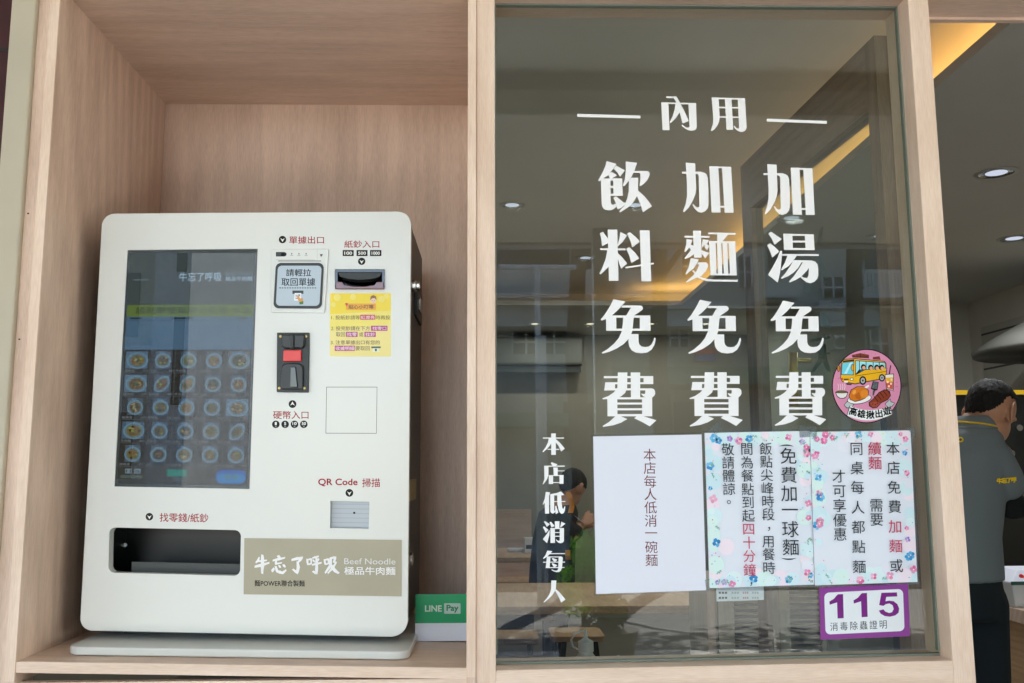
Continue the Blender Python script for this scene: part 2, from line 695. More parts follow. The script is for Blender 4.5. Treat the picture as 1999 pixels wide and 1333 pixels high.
st = thing('storefront_stile', 'narrow oak board between the cream pillar and the niche', 'board', (-.87, 0, 0))
MB().box(-.8812, XL - .0188, 0.002, .10, 0.0, 2.9).build('board', M['oak_v'], st)
for z in (1.62, 1.86):
    MB().cyl((-.874, .0025, z), (-.874, .0005, z), .0016, n=8).build('nail_hole', M['black'], st)
pil = thing('cream_pillar', 'cream painted pillar at the left edge, beside the niche', 'pillar', (-.905, 0, 0))
MB().box(-.9285, -.8815, -.010, .10, 0.0, 3.1).build('shaft', M['cream'], pil, bevel=.003)
rt = thing('red_tiled_wall', 'dark red tiled wall sliver beyond the cream pillar', 'wall', (-1.2, 0, 0))
MB().box(-2.2, -.9292, .03, .09, 0.0, 3.1).build('wall', M['red_tile'], rt)
for z in [0.2 * i for i in range(1, 15)]:
    MB().box(-2.2, -.9294, .0285, .0298, z - .003, z + .003).build('joint', M['black'], rt)

win = thing('storefront_window', 'large oak framed shop window with white lettering and paper notices', 'window', ((PL + PR) / 2, 0, 1.0))
MB().box(XR + .0168, PL, 0.0, DF, 0.0, 2.9).build('stile', M['oak_edge_v'], win, bevel=.0012)
MB().box(PR, PE, 0.0, DF, 0.0, 2.9).build('stile', M['oak_edge_v'], win, bevel=.0015)
MB().box(PL, PR, 0.0, DF, ZT, 2.9).build('head_rail', M['oak_h'], win)
sill = [at(966, 1308.5, 0), at(1850, 1289.5, 0)]
sill[0].x, sill[1].x = PL, PR
zs0, zs1 = sill[0].z, sill[1].z
MB().add([(PL, 0, zs0), (PR, 0, zs1), (PR, DF, zs1), (PL, DF, zs0), (PL, 0, 0), (PR, 0, 0), (PR, DF, 0), (PL, DF, 0)],
         [(0, 1, 2, 3), (7, 6, 5, 4), (0, 4, 5, 1), (1, 5, 6, 2), (2, 6, 7, 3), (3, 7, 4, 0)]).build('sill_panel', M['oak_edge_h'], win, bevel=.0015)
MB().box(PL + .0005, PR - .0005, YG, YG + .006, min(zs0, zs1) + .006, ZT - .0005).build('glass_pane', M['glass'], win)
seal = MB()
seal.box(PL + .0006, PL + .003, YG - .003, YG + .009, 1.04, ZT - .004)
seal.box(PR - .003, PR - .0006, YG - .003, YG + .009, 1.04, ZT - .004)
seal.box(PL + .0006, PR - .0006, YG - .003, YG + .009, ZT - .0035, ZT - .0006)
seal.add([(PL + .0006, y, zs0 + dz) for y in (YG - .003, YG + .009) for dz in (.0005, .004)] +
         [(PR - .0006, y, zs1 + dz) for y in (YG - .003, YG + .009) for dz in (.0005, .004)],
         [(0, 1, 5, 4), (2, 6, 7, 3), (1, 3, 7, 5), (0, 4, 6, 2), (0, 2, 3, 1), (4, 5, 7, 6)])
seal.build('seal', M['seal'], win)

hd = thing('doorway_lintel', 'oak lintel over the open doorway right of the post', 'lintel', (1.6, 0, ZT))
MB().box(PE + .0003, 3.2, 0.001, DF, ZT, 2.9).build('beam', M['oak_h'], hd)
MB().box(PE + .0006, 3.2, DF - .016, DF - .002, ZT - .006, ZT - .0005).build('stop_bead', M['oak_h'], hd)
fw = thing('upper_wall', 'plain wall over the shopfront, under the arcade ceiling', 'wall', (0, 0, 2.9))
MB().box(-6, 6, .0, .15, 2.902, 3.3).build('wall', M['cream'], fw)

# ------------------------------------------------------------------ ordering kiosk
YK = 0.130
K = thing('ordering_kiosk', 'white self-service ordering kiosk with a tall touch screen, standing in the niche', 'ordering kiosk', (-.475, .25, ZS))
kc = [(200, 417), (802.5, 412.5), (795.5, 1243.5), (155.5, 1230.5)]


def kmap(u, v):
    a = Art(0).quad(*kc)
    return a.fn(u, v)


def rounded_px(corners, r_px, n=8):
    """pixel outline of a quad with rounded corners"""
    out = []
    m = len(corners)
    for i in range(m):
        p, c, q = (Vector(corners[i - 1]), Vector(corners[i]), Vector(corners[(i + 1) % m]))
        d0, d1 = (p - c).normalized(), (q - c).normalized()
        r = r_px[i] if isinstance(r_px, (list, tuple)) else r_px
        a, b = c + d0 * r, c + d1 * r
        for k in range(n + 1):
            t = k / n
            out.append(tuple(a * (1 - t) ** 2 + c * 2 * t * (1 - t) * 0.72 + (a + b) * t * (1 - t) * 0.28 + b * t * t))
    return out


def ring_panel(outer, holes, y0, y1):
    """plate of pixel outline with real openings, built by filling edges"""
    bm = bmesh.new()
    es = []
    for loop in [outer] + holes:
        vs = [bm.verts.new(at(x, y, y0)) for x, y in loop]
        for i in range(len(vs)):
            es.append(bm.edges.new((vs[i], vs[(i + 1) % len(vs)])))
    bmesh.ops.triangle_fill(bm, use_beauty=True, use_dissolve=False, edges=es)
    r = bmesh.ops.extrude_face_region(bm, geom=list(bm.faces))
    bmesh.ops.translate(bm, vec=(0, y1 - y0, 0), verts=[g for g in r['geom'] if isinstance(g, bmesh.types.BMVert)])
    mb = MB()
    bm.verts.ensure_lookup_table()
    bm.verts.index_update()
    mb.add([v.co.copy() for v in bm.verts], [tuple(v.index for v in f.verts) for f in bm.faces])
    bm.free()
    return mb


tray_px = [(213.5, 1029.5), (470.5, 1035), (468.5, 1124), (211.5, 1117.5)]
scan_px = [(645, 978), (721, 979.5), (719.5, 1032.5), (644.3, 1030.5)]
scr_px = [(249, 488), (503, 485.5), (487, 954.5), (223, 949.5)]
bill_px = [(654, 525.5), (751, 525.5), (750, 564), (654, 564)]
front = ring_panel(rounded_px(kc, [22, 24, 30, 22]),
                   [rounded_px(tray_px, 11, 4), scan_px, scr_px, bill_px], YK, YK + .022)
front.build('front_panel', M['kiosk_white'], K, bevel=.003, seg=3)
kb = [at(*kc[i], YK) for i in range(4)]
kz0, kz1 = (kb[2].z + kb[3].z) / 2 + .012, (kb[0].z + kb[1].z) / 2 - .016
kx0, kx1 = kb[3].x + .006, kb[1].x - .0035
cab = MB()
cab.box(kx0, kx1, .47, .482, kz0, kz1)                                   # back
cab.box(kx0, kx0 + .004, YK + .0222, .47, kz0, kz1)
cab.box(kx1 - .004, kx1, YK + .0222, .47, kz0, kz1)
cab.box(kx0 + .004, kx1 - .004, YK + .0222, .47, kz0, kz0 + .004)
cab.box(kx0 + .004, kx1 - .004, YK + .0222, .47, kz1 - .004, kz1)
cab.build('cabinet', M['kiosk_dark'], K)
tilted(MB().rrect(-.778, -.151, .050, .50, ZS + .001, ZS + .0155, .028, 'z')).build('base_plate', M['kiosk_white'], K, bevel=.003, seg=3)
tilted(MB().box(-.73, -.20, .20, .44, ZS + .0157, kz0 - .004)).build('foot_block', M['black'], K)

# screen
bz = MB()
bz.prism([at(x, y, YK + .003) for x, y in scr_px], (0, .012, 0))
screen = bz.build('screen', M['black'], K)
d = Art(YK + .0026, 2e-5).quad((254, 494), (498.5, 491.5), (482.5, 948.5), (229, 944))
d.rect(0, 0, 1, .225, '4a504c', 0)
d.text('牛忘了呼吸', .40, .085, .74, .125, 'b4d4ea', .012, 2)
d.text('Beef Noodle', .77, .082, .985, .100, '7794a4', 0, 2)
d.text('極品牛肉麵', .77, .104, .985, .124, 'b4d4ea', .01, 2)
d.rect(.04, .113, .16, .119, '6c7c82', 1)
d.rect(0, .225, 1, .276, '6d8034', 0)
d.text('請點擊螢幕開始點餐‧本店', .07, .234, .985, .264, '2f3a26', .004, 2)
d.rect(0, .276, 1, .418, '54718a', 0)
d.rect(.0, .292, 1, .2935, '2c3a44', 1)
for x0, x1 in ((.03, .12), (.36, .52), (.89, .95)):
    d.rect(x0, .279, x1, .287, '2c3a44', 1)
d.rect(0, .418, 1, .925, '37342f', 0)
rng = random.Random(3)
food = ['5c5433', '6a4c33', '4b5a34', '77683a', '3b3a2c', '6d5a40', '54633a', '7d6b3c']
for r in range(5):
    for c in range(5):
        x0, y0 = c * .2, .418 + r * .1014
        if c:
            d.rect(x0 - .0012, y0, x0 + .0012, y0 + .1014, '747a7c', 2)
        d.rect(x0, y0 + .1, x0 + .2, y0 + .1012, '747a7c', 3)
        big = (r, c) in ((0, 4), (1, 0), (2, 4), (3, 0), (0, 0))
        bx0, bx1 = (x0 + .012, x0 + .185) if big else (x0 + .045, x0 + .165)
        d.rect(bx0, y0 + .008, bx1, y0 + .082, ['5f7890', '64686a', '50667a'][rng.randrange(3)] if big else ['4c5c6c', '46525f', '55606a'][rng.randrange(3)], 1)
        if rng.random() < .6:
            d.rect(bx0 + .03, y0 + .008, bx1 - .05, y0 + .022, '5f7c98', 2)
        px, py = x0 + .105, y0 + .048
        rx, ry = (.084, .036) if big else (.064, .0325)
        ro = rng.choice([0, 0, 0, -.3])
        d.ell(px, py, rx, ry, '7394aa', 3, 20, ro)
        d.ell(px, py, rx * .84, ry * .84, '5f7a8c' if rng.random() < .4 else '6b7f80', 4, 18, ro)
        f = rng.choice(food)
        d.ell(px, py, rx * .66, ry * .66, f, 5, 16, ro)
        for k in range(16):
            t, q = rng.random() * 6.28, rng.random() ** .5 * .52
            d.ell(px + rx * q * math.cos(t), py + ry * q * math.sin(t), rx * .14, ry * .14, rng.choice(food + ['93a04a', '8b4a34', 'a59a78', '2b2a22']), 6 + k, 6)
        nm = rng.choice(['牛肉麵', '乾拌麵', '燙青菜', '滷味', '水餃', '酸辣湯', '小菜'])
        d.text(nm, x0 + .008, y0 + .086, x0 + .008 + .026 * len(nm), y0 + .097, '8a9297', 0, 3)
        d.text('$' + str(rng.choice([30, 40, 50, 60, 120, 150])), x0 + .155, y0 + .087, x0 + .192, y0 + .096, '8a9297', 0, 3)
d.rect(0, .925, 1, 1, '45443f', 0)
d.rect(.055, .934, .105, .955, '8a9aa5', 1)
d.rect(.125, .934, .175, .955, '8a9aa5', 1)
d.text('11', .062, .938, .098, .952, '33404a', .01, 2)
d.text('06', .132, .938, .168, .952, '33404a', .01, 2)
d.rect(.02, .962, .19, .976, '5f6b66', 1)
d.rect(.38, .934, .53, .965, '2f8a78', 1)
d.rect(.43, .972, .50, .986, '55606a', 1)
d.rr(.755, .932, .99, .992, .045, '2c62b4', 1, 6, .028)
d.rr(.765, .950, .98, .990, .042, '2a86c8', 2, 6, .019)
d.text('結帳', .825, .951, .925, .973, '5c7a5a', .01, 3)
d.build('display', M['display'], screen)
MB().prism([at(x, y, YK + .0006) for x, y in scr_px], (0, .0012, 0)).build('cover_glass', M['screen_glass'], screen)

# change tray (a real hollow behind the panel)
tb = [at(x, y, YK + .0223) for x, y in tray_px]
tx0, tx1, tz0, tz1 = tb[0].x - .012, tb[1].x + .008, tb[2].z - .004, tb[0].z + .004
tr = MB()
tr.box(tx0, tx1, .27, .274, tz0, tz1)
tr.box(tx0 - .003, tx0, YK + .0226, .27, tz0, tz1)
tr.box(tx1, tx1 + .003, YK + .0226, .27, tz0, tz1)
tr.box(tx0, tx1, YK + .0226, .27, tz0 - .003, tz0)
tr.box(tx0, tx1, YK + .0226, .27, tz1, tz1 + .003)
tray = tr.build('change_tray', M['tray_dark'], K)
MB().pxprism([(257, 1096.5), (472, 1101), (472, 1127), (257, 1124)], .158, .162).build('tray_lip', M['tray_grey'], tray)
MB().cyl(at(244, 1064, .268), at(244, 1064, .262), .004, n=10).build('screw', M['steel'], tray)

# scanner window
sc = MB().prism([at(x, y, YK + .012) for x, y in [(640, 974), (726, 974), (725, 1037), (640, 1036)]], (0, .008, 0)).build('scanner_window', M['shutter_grey'], K)
a = Art(YK + .0118)
for i in range(6):
    a.poly([(645, 983 + 9 * i), (721, 984 + 9 * i), (721, 985.2 + 9 * i), (645, 984.2 + 9 * i)], 'a3acb6', 1)
a.ell(691.5, 1001, 2.2, 2.2, '22262a', 2, 12)
a.build('scanner_lens', M['print_gloss'], sc)

# small blank access door, outlined by a dark gap
a = Art(YK, 1e-4)
for q in ([(637, 755), (736.5, 755), (736.5, 756), (637, 756)], [(635.6, 845), (735.2, 845.3), (735.2, 846.3), (635.6, 846)],
          [(637, 755), (638, 755), (636.6, 846), (635.6, 846)], [(735.6, 755), (736.5, 755), (735.2, 846.3), (734.3, 846.3)]):
    a.poly(q, '5a5c55', 1)
a.build('access_door_gap', M['print'], K)

# receipt printer
pr = MB().pxprism(rounded_px([(530, 486), (642, 485.5), (634, 611), (529, 610)], 3, 2), YK - .0035, YK - .0002).build('receipt_printer', M['kiosk_white'], K, bevel=.001)
a = Art(YK - .0036).crop(500, 400, 3.7)
a.rect(142, 395, 425, 398, 'a7aaa8', 1).rect(160, 402, 470, 407, '4d4f4e', 1)
a.rect(143, 340, 200, 372, '2f3436', 1).ell(200, 356, 20, 16, '2f3436', 1)
a.rect(150, 345, 180, 366, '4f5658', 2)
for x in (257, 309, 361):
    a.rect(x - 4, 347, x + 4, 357, '6a6e6e', 1).rect(x - 11, 362, x + 11, 367, 'a9adac', 1)
a.rect(440, 318, 442, 398, 'b7b9b4', 1)
a.poly([(460, 355), (482, 355), (474, 372), (466, 372)], '55595a', 1)
a.build('printer_marks', M['print'], pr)
sg = MB().pxprism(rounded_px([(538.5, 513), (632, 513), (627.5, 602), (533.5, 601.5)], 9, 4), YK - .006, YK - .0037).build('receipt_sign', M['charcoal'], pr)
a = Art(YK - .00605).crop(500, 400, 3.7)
a.poly([((x - 500) * 3.7, (y - 400) * 3.7) for x, y in rounded_px([(542.5, 518.5), (628, 518.5), (623.5, 597), (538.5, 596.5)], 7, 4)], 'b9c7d3', 1)
a.text('請輕拉', 216, 462, 398, 515, '1d2326', .016, 2)
a.text('取回單據', 183, 527, 428, 585, '1d2326', .016, 2)
for i in range(15):
    a.rect(167 + 18.2 * i, 596, 167 + 18.2 * i + 12, 602, '22282b', 2)
a.rect(262, 618, 342, 642, '3a4144', 2)
a.poly([(278, 636), (326, 636), (322, 692), (274, 690)], 'eef0f2', 3)
for y in (650, 662, 674):
    a.rect(284, y, 300, y + 4, '3a4144', 4)
a.rect(304, 645, 318, 660, '8a9296', 4)
a.poly([(292, 658), (306, 656), (318, 676), (336, 672), (340, 700), (322, 704), (306, 692)], 'e09a4e', 5)
a.poly([(312, 700), (342, 694), (340, 716), (314, 718)], '4c7a2e', 6)
a.build('sign_face', M['print_gloss'], sg)

# bill acceptor
ba = MB()
ba.pxprism([(650, 522), (755, 522), (754, 568), (650, 568)], .176, .180)
ba.pxprism([(654.4, 526), (750.6, 526), (750.6, 531), (654.4, 531)], YK - .004, .176)
ba.pxprism([(654.4, 531.2), (659, 531.2), (659, 560), (654.4, 560)], YK - .004, .176)
ba.pxprism([(746, 531.2), (750.6, 531.2), (750.6, 560), (746, 560)], YK - .004, .176)
bo = ba.build('bill_acceptor', M['black_gloss'], K)
MB().pxprism([(656, 550), (668, 550), (672, 556), (690, 559), (712, 559), (731, 556), (735, 550), (748, 550), (749.5, 563.5), (655, 563.5)], YK - .008, .165).build('note_tray', M['smoke_red'], bo, bevel=.001)
MB().pxprism([(660, 532), (664, 540), (680, 544), (703, 546), (725, 544), (741, 540), (745, 532)], YK - .002, .16).build('note_guide', M['charcoal'], bo)

# coin acceptor
co = MB().pxprism([(540.5, 649), (604, 649), (602, 766), (539.8, 765)], YK - .006, YK - .0002).build('coin_acceptor', M['charcoal'], K, bevel=.0012)
MB().pxprism([(549, 652), (596, 652), (594, 676), (588, 680), (556, 680), (549, 676)], YK - .014, YK - .0062).build('coin_slot', M['black'], co, bevel=.003)
MB().pxprism([(565, 653), (573.5, 653), (573.5, 680), (565, 680)], YK - .020, YK - .0142).build('slot_cheek', M['charcoal'], co, bevel=.002)
MB().pxprism(rounded_px([(553, 683.5), (588, 683), (587.5, 705), (552.5, 705)], 2, 2), YK - .012, YK - .0062).build('reject_button', M['red_btn'], co, bevel=.0012)
MB().pxprism(rounded_px([(549, 709), (592, 709), (592, 760), (547, 760)], [10, 10, 2, 2], 4), YK - .012, YK - .0062).build('return_hood', M['black'], co, bevel=.003)
MB().pxprism([(567, 716), (577, 716), (581, 756), (566, 756)], YK - .0155, YK - .0122).build('return_lever', M['black_gloss'], co, bevel=.0012)
for x, y in ((547.5, 656.5), (597.5, 656.5), (545, 757.5), (594.5, 757.5)):
    MB().cyl(at(x, y, YK - .0064), at(x, y, YK - .0085), .0026, n=10).build('screw', M['brass'], co)

# captions printed on the panel
RED, BLK = '9e0e1c', '141617'


def arrow(a, x, y, r, up=False):
    s = -1 if up else 1
    a.ell(x, y, r, r, BLK, 1, 24)
    a.poly([(x - r * .58, y - s * r * .38), (x, y - s * r * .02), (x + r * .58, y - s * r * .38), (x, y + s * r * .66)], 'ece9e2', 2)


def caption(fn):
    a = Art(YK, 1e-4)
    fn(a)
    return a.build('caption', M['print'], K)


caption(lambda a: (arrow(a, 551.5, 467.5, 7.3), a.text('單據出口', 564.5, 461, 632.5, 475.6, RED, .012, 1)))


def cap_bill(a):
    a.text('紙鈔入口', 672, 469.3, 740.5, 483.6, RED, .011, 1)
    for s, x0, x1 in (('100', 669, 690.5), ('500', 696, 717.5), ('1000', 722.3, 744.6)):
        a.rect(x0, 488, x1, 499.7, BLK, 1)
        a.text(s, x0 + 3, 490.8, x1 - 3, 497.2, 'e8e8e4', .03, 2)
    arrow(a, 706, 510, 7.2)


caption(cap_bill)


def cap_coin(a):
    arrow(a, 571, 788.7, 7.6, True)
    a.text('硬幣入口', 533, 802, 602.3, 817.8, RED, .011, 1)
    for s, x in (('1', 538.4), ('5', 556.6), ('10', 574.9), ('50', 593.1)):
        a.ell(x, 828.2, 7.4, 7.4, BLK, 1, 22)
        wd = 2.0 if len(s) == 1 else 4.2
        a.text(s, x - wd, 823.6, x + wd, 829.6, 'e8e8e4', .03, 2)
        a.char('元', x, 832.3, 3.6, 'c9c9c4', .01, 2)


caption(cap_coin)
caption(lambda a: (a.text('QR Code', 621, 934, 698, 949.5, RED, .022, 1), a.text('掃描', 707, 933.6, 742, 951, RED, .011, 1), arrow(a, 682, 962, 7.6)))
caption(lambda a: (arrow(a, 291.6, 1008.5, 7.4), a.text('找零錢/紙鈔', 311.6, 1001, 407, 1018.5, RED, .011, 1, .016)))

# tan name plate with the white brush writing
pl = MB().pxprism([(477, 1050.5), (784, 1054), (783.6, 1164), (475.5, 1160)], YK - .0016, YK - .0002).build('name_plate', plain('tan_sheet', 'a39d86', 0.3, noise=.04, nscale=12), K)
a = Art(YK - .0017)


def brush(a, pts, wd, col='f0f0f2'):
    """one brush stroke: swelling, with blunt uneven ends"""
    P = [Vector(p) for p in pts]
    fine = []
    for i_ in range(len(P) - 1):
        for k_ in range(4):
            fine.append(P[i_].lerp(P[i_ + 1], k_ / 4))
    fine.append(P[-1])
    lft, rgt = [], []
    m_ = len(fine) - 1
    for i_, p_ in enumerate(fine):
        d_ = (fine[min(i_ + 1, m_)] - fine[max(i_ - 1, 0)]).normalized()
        n_ = Vector((-d_.y, d_.x))
        u_ = i_ / m_
        h_ = wd * .5 * (.72 + .42 * math.sin(math.pi * min(1, u_ * 1.1))) * rng.uniform(.9, 1.1)
        lft.append(tuple(p_ + n_ * h_ - (d_ * wd * .25 if i_ == 0 else d_ * 0)))
        rgt.append(tuple(p_ - n_ * h_ + (d_ * wd * .25 if i_ == m_ else d_ * 0)))
    for i_ in range(m_):
        a.poly([lft[i_], lft[i_ + 1], rgt[i_ + 1], rgt[i_]], col, a.lay + 1)
    a.lay += .3


a.crop(490, 1070, 6.663)
for wd, *pts in ((20, (108, 118), (88, 165), (62, 188)), (18, (85, 172), (205, 158)), (27, (50, 240), (130, 222), (235, 190)), (31, (148, 88), (150, 200), (145, 328)),
                 (26, (348, 98), (374, 120)), (24, (285, 160), (360, 142), (440, 125)), (19, (332, 150), (318, 205), (400, 190)), (25, (272, 302), (300, 262)),
                 (27, (320, 235), (340, 300), (410, 322), (455, 285)), (20, (362, 222), (382, 252)), (22, (420, 213), (442, 246)),
                 (27, (530, 152), (600, 135), (670, 120)), (24, (665, 125), (612, 182)), (29, (605, 178), (615, 250), (600, 320), (545, 275)),
                 (19, (730, 140), (738, 218)), (18, (735, 150), (785, 140), (782, 205)), (16, (738, 212), (785, 202)), (20, (800, 127), (880, 106)), (17, (808, 150), (826, 182)),
                 (18, (882, 135), (860, 176)), (22, (795, 216), (915, 190)), (27, (850, 122), (855, 230), (850, 330), (805, 300)),
                 (19, (955, 145), (965, 214)), (18, (960, 152), (1010, 142), (1005, 200)), (16, (963, 210), (1010, 200)), (22, (1025, 130), (1100, 118), (1078, 180), (1112, 185)),
                 (26, (1040, 135), (1030, 230), (965, 322)), (22, (1105, 190), (1060, 260), (1000, 325)), (31, (1035, 215), (1090, 290), (1140, 325))):
    brush(a, pts, wd * 1.3)
a.fn = None
a.text('Beef Noodle', 672, 1089.5, 772, 1101.3, 'dfe0e0', .0, 1, .006)
a.text('極品牛肉麵', 672, 1106, 772, 1122, 'f0f0f2', .016, 1, .006)
a.text('麵POWER聯合製麵', 496.8, 1132, 595, 1144.5, '26241f', .02, 1, .006)
a.build('lettering', M['print'], pl)

# yellow instruction sticker
ys = Art(YK, 1e-4).crop(500, 400, 3.7)
ys.rr(532, 635, 975, 1095, 10, 'efe08c', 1)
ys.poly([(540, 640), (972, 640), (972, 765), (535, 790)], 'efd52a', 2)
ys.poly([(535, 800), (972, 770), (970, 860), (534, 900)], 'efe06a', 2)
for cx, cy_, r in ((585, 668, 26), (700, 664, 22), (905, 680, 24), (940, 660, 20), (560, 720, 18)):
    ys.ell(cx, cy_, r, r, 'f3e167', 3, 18)
ys.rr(650, 712, 866, 758, 8, 'e8a51e', 4)
ys.text('貼心小叮嚀', 668, 720, 848, 752, '4a2e10', .014, 5)
ys.poly([(640, 712), (652, 706), (666, 712), (654, 732)], 'd8452a', 5)
ys.ell(846, 688, 22, 22, 'f0cba8', 5, 18).poly([(822, 690), (828, 660), (846, 651), (866, 660), (870, 688), (856, 672), (838, 674)], '8a5a34', 6)
ys.ell(838, 690, 2.5, 2.5, '4a2e10', 6, 8).ell(853, 690, 2.5, 2.5, '4a2e10', 6, 8).rect(841, 700, 852, 702, 'c06a50', 6)
BR_, MG = '6a4a2e', 'b3247c'
ys.text('1. 投紙鈔請等', 543, 797, 750, 828, BR_, .004, 4)
ys.rr(752, 793, 860, 829, 4, 'c8264a', 4).text('紅燈亮', 757, 798, 856, 825, 'f6e6ee', .004, 5)
ys.text('時再投', 864, 797, 968, 828, BR_, .004, 4)
ys.text('2. 投完鈔請在下方', 541, 875, 822, 907, BR_, .004, 4)
ys.rr(830, 872, 949, 909, 4, MG, 4).text('找零口', 840, 878, 940, 904, 'f6e6ee', .004, 5)
ys.text('取回', 577, 919, 642, 951, BR_, .004, 4)
ys.rr(649, 916, 733, 953, 4, MG, 4).text('找零', 656, 921, 727, 949, 'f6e6ee', .004, 5)
ys.text('或', 744, 919, 774, 951, BR_, .004, 4)
ys.rr(782, 916, 864, 953, 4, MG, 4).text('找鈔', 789, 921, 858, 949, 'f6e6ee', .004, 5)
ys.text('3. 注意單據出口有您的', 539, 977, 893, 1008, BR_, .004, 4)
ys.rr(568, 1016, 714, 1054, 4, MG, 4).text('收據明細', 574, 1021, 709, 1049, 'f6e6ee', .004, 5)
ys.text('要取回', 718, 1020, 820, 1051, BR_, .004, 4)
ys.rect(832, 1022, 900, 1034, '3f5a4a', 4).poly([(846, 1034), (884, 1034), (890, 1060), (840, 1060)], 'e6edd2', 5).rect(858, 1038, 872, 1056, '3a4a6a', 6)
ys.build('instruction_sticker', M['print_gloss'], K)

# lock, latch and maker's label on the side
kx = kx1
lk = MB()
p = at(807, 561, .19)
lk.cyl((kx + .0004, .175, p.z), (kx + .012, .175, p.z), .012, n=20)
lk.cyl((kx + .0122, .175, p.z), (kx + .020, .175, p.z), .009, n=20)
lk.build('side_lock', M['steel'], K, smooth=False, bevel=.001)
q = at(822, 590, .30)
lp = MB().rrect(kx + .0004, kx + .006, .27, .42, q.z - .035, q.z + .035, .01, 'x').build('latch_plate', M['charcoal'], K)
MB().rrect(kx + .0062, kx + .009, .32, .37, q.z - .015, q.z + .015, .006, 'x').build('latch_handle', M['steel'], lp)
q = at(812, 955, .3)
MB().box(kx + .0004, kx + .0012, .20, .36, q.z - .022, q.z + .022).build('side_label', plain('gilt_label', '9a8a4a', .4, noise=.3, nscale=90), K)
q = at(806, 1090, .2)
MB().cyl((kx + .0004, .185, q.z), (kx + .010, .185, q.z), .013, n=20).build('side_lock', M['steel'], K, bevel=.001)

# ------------------------------------------------------------------ green payment standee on the shelf
YP = .236
sp = [at(811, 1160, YP), at(921, 1161, YP), at(921, 1245.5, YP), at(811.5, 1245.5, YP)]
px1 = XR - .004
PS = thing('payment_standee', 'green and white card standee for mobile payment, on the shelf right of the kiosk', 'standee', (sp[3].x, YP, sp[3].z))
zb = ZS + tilt(-.1) + .002
zt_ = sp[0].z
MB().box(sp[0].x, px1, YP, YP + .003, zb, zt_).build('card', M['paper'], PS)
MB().box(sp[0].x + .003, px1 - .003, YP + .0032, YP + .045, zb, zb + .003).build('foot', M['paper'], PS)
zg = at(860, 1216, YP).z
MB().box(sp[0].x, px1, YP - .0008, YP - .0001, zg, zt_).build('green_band', plain('payment_green', '0e9a62', .35, spec=.25), PS)
a = Art(YP - .0009)
a.text('LINE', 829.5, 1181.5, 862.5, 1194, 'c9dcd2', .03, 1)
a.rr(867, 1177.5, 899, 1198, 1.5, 'b4cfc6', 1)
a.text('Pay', 871.5, 1180.5, 895, 1196, '0b7a4e', .03, 2)
a.build('lettering', M['print'], PS)
# ------------------------------------------------------------------ white vinyl lettering on the window
GL = {}
GL['內'] = (1270, 170, 9.519, [
    [(198, 282), (330, 285), (352, 798), (222, 798)], [(198, 282), (845, 295), (845, 322), (198, 308)],
    [(705, 300), (845, 295), (858, 740), (850, 770), (820, 800), (760, 810), (700, 800), (640, 770), (590, 728), (572, 705), (590, 695), (630, 730), (670, 750), (700, 750), (722, 738)],
    [(293, 170), (480, 172), (545, 285), (630, 450), (710, 628), (595, 678), (540, 470), (470, 270), (435, 205), (293, 200)],
    [(465, 290), (560, 300), (545, 460), (470, 575), (375, 668), (355, 655), (410, 540), (445, 420)]])
GL['用'] = (1270, 170, 9.519, [
    [(1135, 192), (1265, 192), (1285, 560), (1275, 640), (1240, 715), (1190, 780), (1130, 820), (1118, 805), (1155, 700), (1165, 600)],
    [(1135, 192), (1755, 205), (1755, 235), (1135, 218)], [(1380, 200), (1505, 205), (1535, 790), (1410, 793)],
    [(1618, 205), (1755, 205), (1785, 750), (1765, 800), (1720, 828), (1670, 832), (1610, 805), (1565, 760), (1545, 728), (1560, 715), (1590, 755), (1620, 770), (1645, 760)],
    [(1265, 362), (1645, 372), (1645, 398), (1265, 388)], [(1280, 540), (1645, 548), (1645, 572), (1280, 565)]])
GL['飲'] = (1160, 300, 10.254, [
    [(248, 145), (445, 205), (380, 300), (285, 425), (185, 492), (100, 552), (78, 535), (170, 370), (230, 225)],
    [(435, 235), (612, 332), (515, 465), (470, 380), (390, 300)], [(350, 360), (458, 430), (360, 490), (310, 495), (280, 420)],
    [(135, 492), (325, 492), (330, 970), (350, 1015), (385, 1022), (425, 995), (450, 1050), (400, 1100), (340, 1128), (280, 1132), (210, 1115), (165, 1070), (148, 1000)],
    [(135, 492), (560, 492), (560, 535), (135, 535)], [(378, 492), (560, 492), (570, 838), (388, 838)],
    [(320, 640), (395, 640), (395, 685), (320, 685)], [(320, 800), (570, 800), (570, 842), (320, 842)],
    [(385, 880), (435, 850), (580, 970), (650, 985), (540, 1085), (465, 1115), (430, 990)],
    [(632, 155), (855, 180), (805, 345), (740, 470), (690, 545), (595, 655), (575, 635), (615, 500), (632, 320)],
    [(790, 345), (1060, 345), (1095, 360), (1110, 400), (1100, 450), (1060, 530), (985, 605), (925, 648), (908, 630), (925, 520), (925, 400), (900, 382), (790, 382)],
    [(740, 480), (880, 480), (878, 735), (860, 840), (790, 950), (740, 1030), (620, 1110), (520, 1170), (500, 1155), (600, 1040), (660, 900), (690, 750), (695, 540)],
    [(875, 735), (990, 835), (1080, 940), (1155, 1050), (975, 1170), (925, 1010), (850, 840)]])
